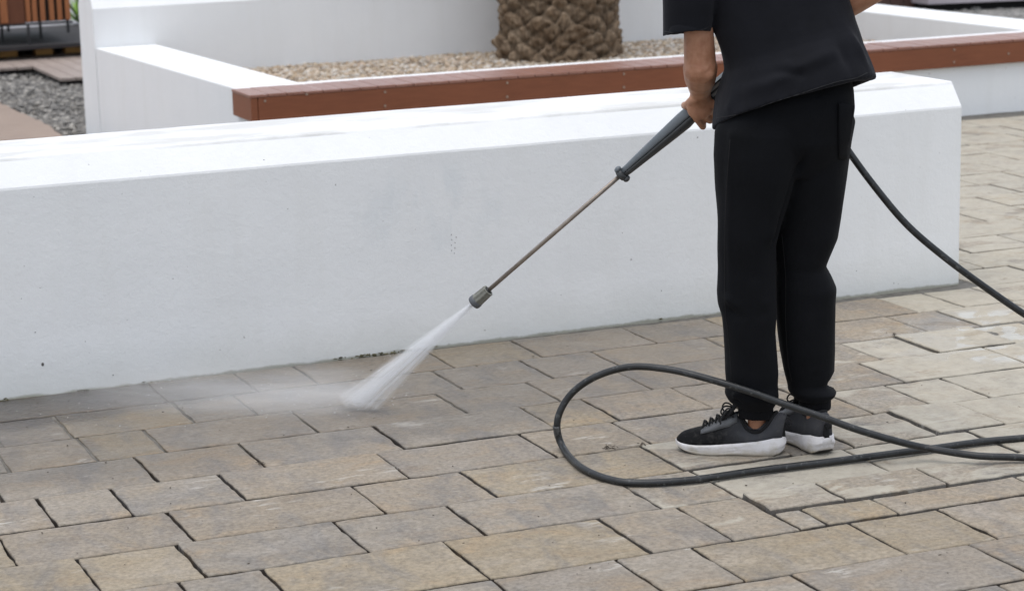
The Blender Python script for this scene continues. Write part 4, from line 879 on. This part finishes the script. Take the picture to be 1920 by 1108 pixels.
# ---------------------------------------------------------------- shoes
tm = NT('trainer_knit'); v = tm.obj(); X_, Y_, Z_ = tm.xyz(v)
f_ = tm.ramp(tm.math('ADD', X_, tm.math('MULTIPLY', tm.math('SUBTRACT', tm.noise(v, 40, 4), .5), .05)), .10, .185, (.050, .051, .057, 1), (.0055, .0055, .0065, 1))
du = tm.math('MULTIPLY', tm.ramp(tm.noise(v, 55, 5, .7), .5, .75), .35); cc = tm.mix(du, f_, (.10, .095, .09))
M_KNIT = tm.out(cc, .85, tm.bump(tm.noise(v, 700, 2), .5, .0012), .2)
tm = NT('white_foam_sole'); v = tm.obj(); X_, Y_, Z_ = tm.xyz(v)
cc = tm.mix(tm.ramp(tm.noise(tm.obj((1, 1, 2)), 30, 5, .65), .45, .75), (.66, .64, .65), (.50, .47, .43))
low = tm.math('ADD', Z_, tm.math('MULTIPLY', tm.math('SUBTRACT', tm.noise(v, 50, 4), .5), .03)); cc = tm.mix(tm.math('MULTIPLY', tm.ramp(low, .006, .024, (1, 1, 1, 1), (0, 0, 0, 1)), .65), cc, (.36, .31, .21))
M_SOLE = tm.out(cc, .55, tm.bump(tm.noise(v, 90, 3), .2, .003), .35)
M_OVER = simple('grey_overlay', (.085, .088, .095), .5, .15, 60, .2); M_LACE = simple('black_lace', (.008, .008, .009), .85); M_LINE = simple('black_lining', (.007, .007, .008), .9)
M_TREAD = simple('dark_tread', (.05, .045, .04), .8)
def interp(x, T): 
    xs = [a for a, _ in T]; ys = [b for _, b in T]; return float(np.interp(x, xs, ys))
def shoe(heel, D, mirror, label, dip=0.):
    root = bpy.data.objects.new('shoe', None); S.collection.objects.link(root); root.empty_display_size = .1; root['label'] = label
    yawz = math.atan2(D[1], D[0]); root.parent = person; root.matrix_parent_inverse = Matrix.Translation(person.location).inverted()
    root.location = Vector((heel[0], heel[1], .001)); root.rotation_euler.z = yawz
    def pt(name, bm, m, smooth=True, par=root):
        bmesh.ops.recalc_face_normals(bm, faces=bm.faces[:]); me = bpy.data.meshes.new(name); bm.to_mesh(me); bm.free(); o = bpy.data.objects.new(name, me); S.collection.objects.link(o); me.materials.append(m); o.parent = par
        if smooth: me.polygons.foreach_set('use_smooth', [True] * len(me.polygons))
        return o
    mir = -1 if mirror else 1
    # half-widths (outer, inner) and centre line along the foot, heel at 0, toe at .300
    wo = [(0, .012), (.006, .024), (.02, .034), (.05, .039), (.10, .038), (.15, .042), (.20, .049), (.24, .048), (.27, .039), (.29, .024), (.297, .012), (.300, .003)]
    cy = [(0, 0), (.1, .002), (.2, -.003), (.3, -.014)]
    XS = [0, .003, .008, .016, .03, .05, .075, .10, .125, .15, .175, .20, .22, .24, .258, .272, .284, .292, .297, .300]
    stop = [(0, .050), (.03, .052), (.07, .043), (.12, .037), (.18, .032), (.25, .027), (.285, .028), (.30, .031)]           # top of the white midsole
    sbot = [(0, .020), (.012, .008), (.03, .001), (.08, 0), (.13, .003), (.17, .001), (.22, 0), (.255, .004), (.28, .010), (.30, .020)]
    bm = bmesh.new(); rings = []
    for x in XS:
        w_ = interp(x, wo); c = interp(x, cy) * mir; zt, zb = interp(x, stop), interp(x, sbot); flare = 1.0 + .10 * (x < .09) * (1 - x / .09)
        r = []
        for (wf, h) in ((.90, 0.), (1.0, .10), (1.045, .26), (1.0 * flare, .36), (1.06 * flare, .50), (1.015 * flare, .64), (1.055, .76), (1.02, .95), (.96, 1.)): r.append((x - .004 * (x < .01) * (h > .3) * (h < .9), c + w_ * wf, zb + (zt - zb) * h + .0030 * math.sin(x * 52 + h * 5) * (.2 < h < .85)))
        r += [(x_, 2 * c - y_, z_) for x_, y_, z_ in r[::-1]]; rings.append(r)
    add_loft(bm, rings); sole = pt('sole', bm, M_SOLE)
    bm = bmesh.new(); rings = [[(x, interp(x, cy) * mir + s * interp(x, wo) * .9, interp(x, sbot) + h) for s, h in ((1, -.0015), (1, .001), (-1, .001), (-1, -.0015))] for x in XS[2:-2]]
    add_loft(bm, rings); pt('tread', bm, M_TREAD, False, sole)
    top = [(0, .108), (.018, .116), (.030, .114), (.045, .100 + dip * .6), (.065, .087 + dip), (.085, .083 + dip), (.105, .088 + dip), (.122, .102), (.140, .110), (.165, .100), (.195, .084), (.225, .070), (.25, .063), (.272, .056), (.286, .048), (.296, .037), (.30, .031)]
    XU = [.004, .008, .016, .028, .04, .055, .07, .085, .10, .115, .13, .145, .16, .178, .196, .214, .232, .248, .262, .275, .285, .292, .297]
    bm = bmesh.new(); rings = []
    for x in XU:
        w_ = interp(x, wo) * .965; c = interp(x, cy) * mir; zb = interp(x, stop) - .006; zt = interp(x, top); r = []
        narrow = interp(x, [(0, .60), (.03, .66), (.08, .70), (.13, .58), (.2, .55), (.25, .62), (.3, .7)])
        lean = -.010 * max(0, 1 - x / .03)
        for a in np.linspace(0, 1, 15):
            s = 1 - 2 * a; e = 1 - abs(s) ** 2.6; wf = abs(s) ** .55 * math.copysign(1, s)
            side = wf * (1 - (1 - narrow) * e ** 1.2); r.append((x + lean * e + (.004 if x < .02 else 0) * (1 - e), c + w_ * side, zb + (zt - zb) * e ** .72))
        rings.append(r)
    add_loft(bm, rings); up = pt('upper', bm, M_KNIT)
    # dark opening, tongue, eyestay, laces, heel tab
    bm = bmesh.new(); rim = []
    for a in np.linspace(0, 2 * math.pi, 30, endpoint=False):
        x = .072 + .050 * math.cos(a); s = math.sin(a); rim.append((x, interp(x, cy) * mir + .027 * s, interp(x, top) + .0015 - .012 * s * s))
    pts = rim + [rim[0]]; add_tube(bm, pts, .0042, 8); pt('collar', bm, M_LINE, True, up)
    bm = bmesh.new(); add_loft(bm, [[(.072 + .047 * math.cos(a), .025 * math.sin(a), .066 + k) for a in np.linspace(0, 6.283, 20, endpoint=False)] for k in (0, .006)]); pt('lining', bm, M_LINE, True, up)
    bm = bmesh.new(); rings = []
    for x, z, hw in ((.190, .086, .012), (.165, .102, .018), (.145, .120, .022), (.132, .138, .023), (.126, .148, .019)): rings.append([(x + .004, -hw, z - .004), (x + .006, 0, z + .003), (x + .004, hw, z - .004), (x - .002, hw, z - .006), (x, 0, z - .001), (x - .002, -hw, z - .006)])
    add_loft(bm, rings); pt('tongue', bm, M_LINE, True, up)
    for s in (-1, 1):
        bm = bmesh.new(); rings = []
        for x, z0, z1 in ((.128, .092, .112), (.150, .080, .106), (.172, .074, .096), (.195, .066, .085), (.215, .060, .074), (.228, .056, .064)):
            w_ = interp(x, wo); c = interp(x, cy) * mir
            def yy(z): zb = interp(x, stop) - .006; zt = interp(x, top); e = min(1, max(0, (z - zb) / (zt - zb))) ** (1 / .72); sgn = (1 - e) ** (1 / 2.6); nr = interp(x, [(0, .6), (.08, .7), (.13, .58), (.2, .55), (.3, .7)]); return w_ * .965 * sgn ** .55 * (1 - (1 - nr) * e ** 1.2)
            rings.append([(x, c + s * (yy(z0) + .0022), z0), (x, c + s * (yy((z0 + z1) / 2) + .0026), (z0 + z1) / 2), (x, c + s * (max(.012, yy(z1)) + .002), z1 + .002), (x, c + s * (max(.012, yy(z1)) - .004), z1 - .001), (x, c + s * (yy(z0) - .004), z0)])
        add_loft(bm, rings); pt('eyestay', bm, M_OVER, True, up)
    bm = bmesh.new()
    for k, x in enumerate((.140, .158, .176, .194, .211)):
        z = interp(x, top) + .005; hw = .020 - k * .001; c = interp(x, cy) * mir
        add_tube(bm, spline([(x, c - hw, z - .010), (x + .004, c - hw * .5, z + .002), (x + .007, c, z + .004), (x + .010, c + hw * .5, z + .001), (x + .012, c + hw, z - .011)], 4), .0026, 7)
        add_tube(bm, spline([(x, c + hw, z - .010), (x + .004, c + hw * .5, z + .003), (x + .007, c, z + .006), (x + .010, c - hw * .5, z + .002), (x + .012, c - hw, z - .011)], 4), .0026, 7)
    for s in (-1, 1):   # bow
        add_tube(bm, spline([(.142, .0, .122), (.148, s * .010, .132), (.164, s * .020, .134), (.172, s * .025, .120), (.164, s * .018, .110), (.148, s * .004, .119)], 5), .0024, 7)
        add_tube(bm, spline([(.143, 0, .121), (.156, s * .018, .119), (.170, s * .030, .103), (.172, s * .040, .090)], 5), .0023, 7)
    pt('lace', bm, M_LACE, True, up)
    bm = bmesh.new(); path = spline([(.010, 0, .108), (-.008, 0, .103), (-.017, 0, .090), (-.016, 0, .078), (-.007, 0, .080), (.003, 0, .088)], 5)
    rings = [[p + np.array(o_) for o_ in ((0, -.006, -.001), (0, .006, -.001), (.0012, .006, .001), (.0012, -.006, .001))] for p in path]; add_loft(bm, rings); pt('heel_tab', bm, M_LACE, True, up)
    bm = bmesh.new(); rings = [[(interp(z, [(.045, .001), (.075, .003), (.108, .004)]) - .0022, s * .008, z) for s in (-1, 1)] + [(.012, s * .008, z) for s in (1, -1)] for z in np.linspace(.047, .112, 8)]
    add_loft(bm, rings); pt('heel_strip', bm, M_LACE, True, up)
    return root
shoe(HEEL1, D1, False, 'black and grey trainer with white sole, seen side-on with the toe pointing left', -.008)
shoe(HEEL2, D2, True, 'black and grey trainer with white sole, seen from its heel', .024)
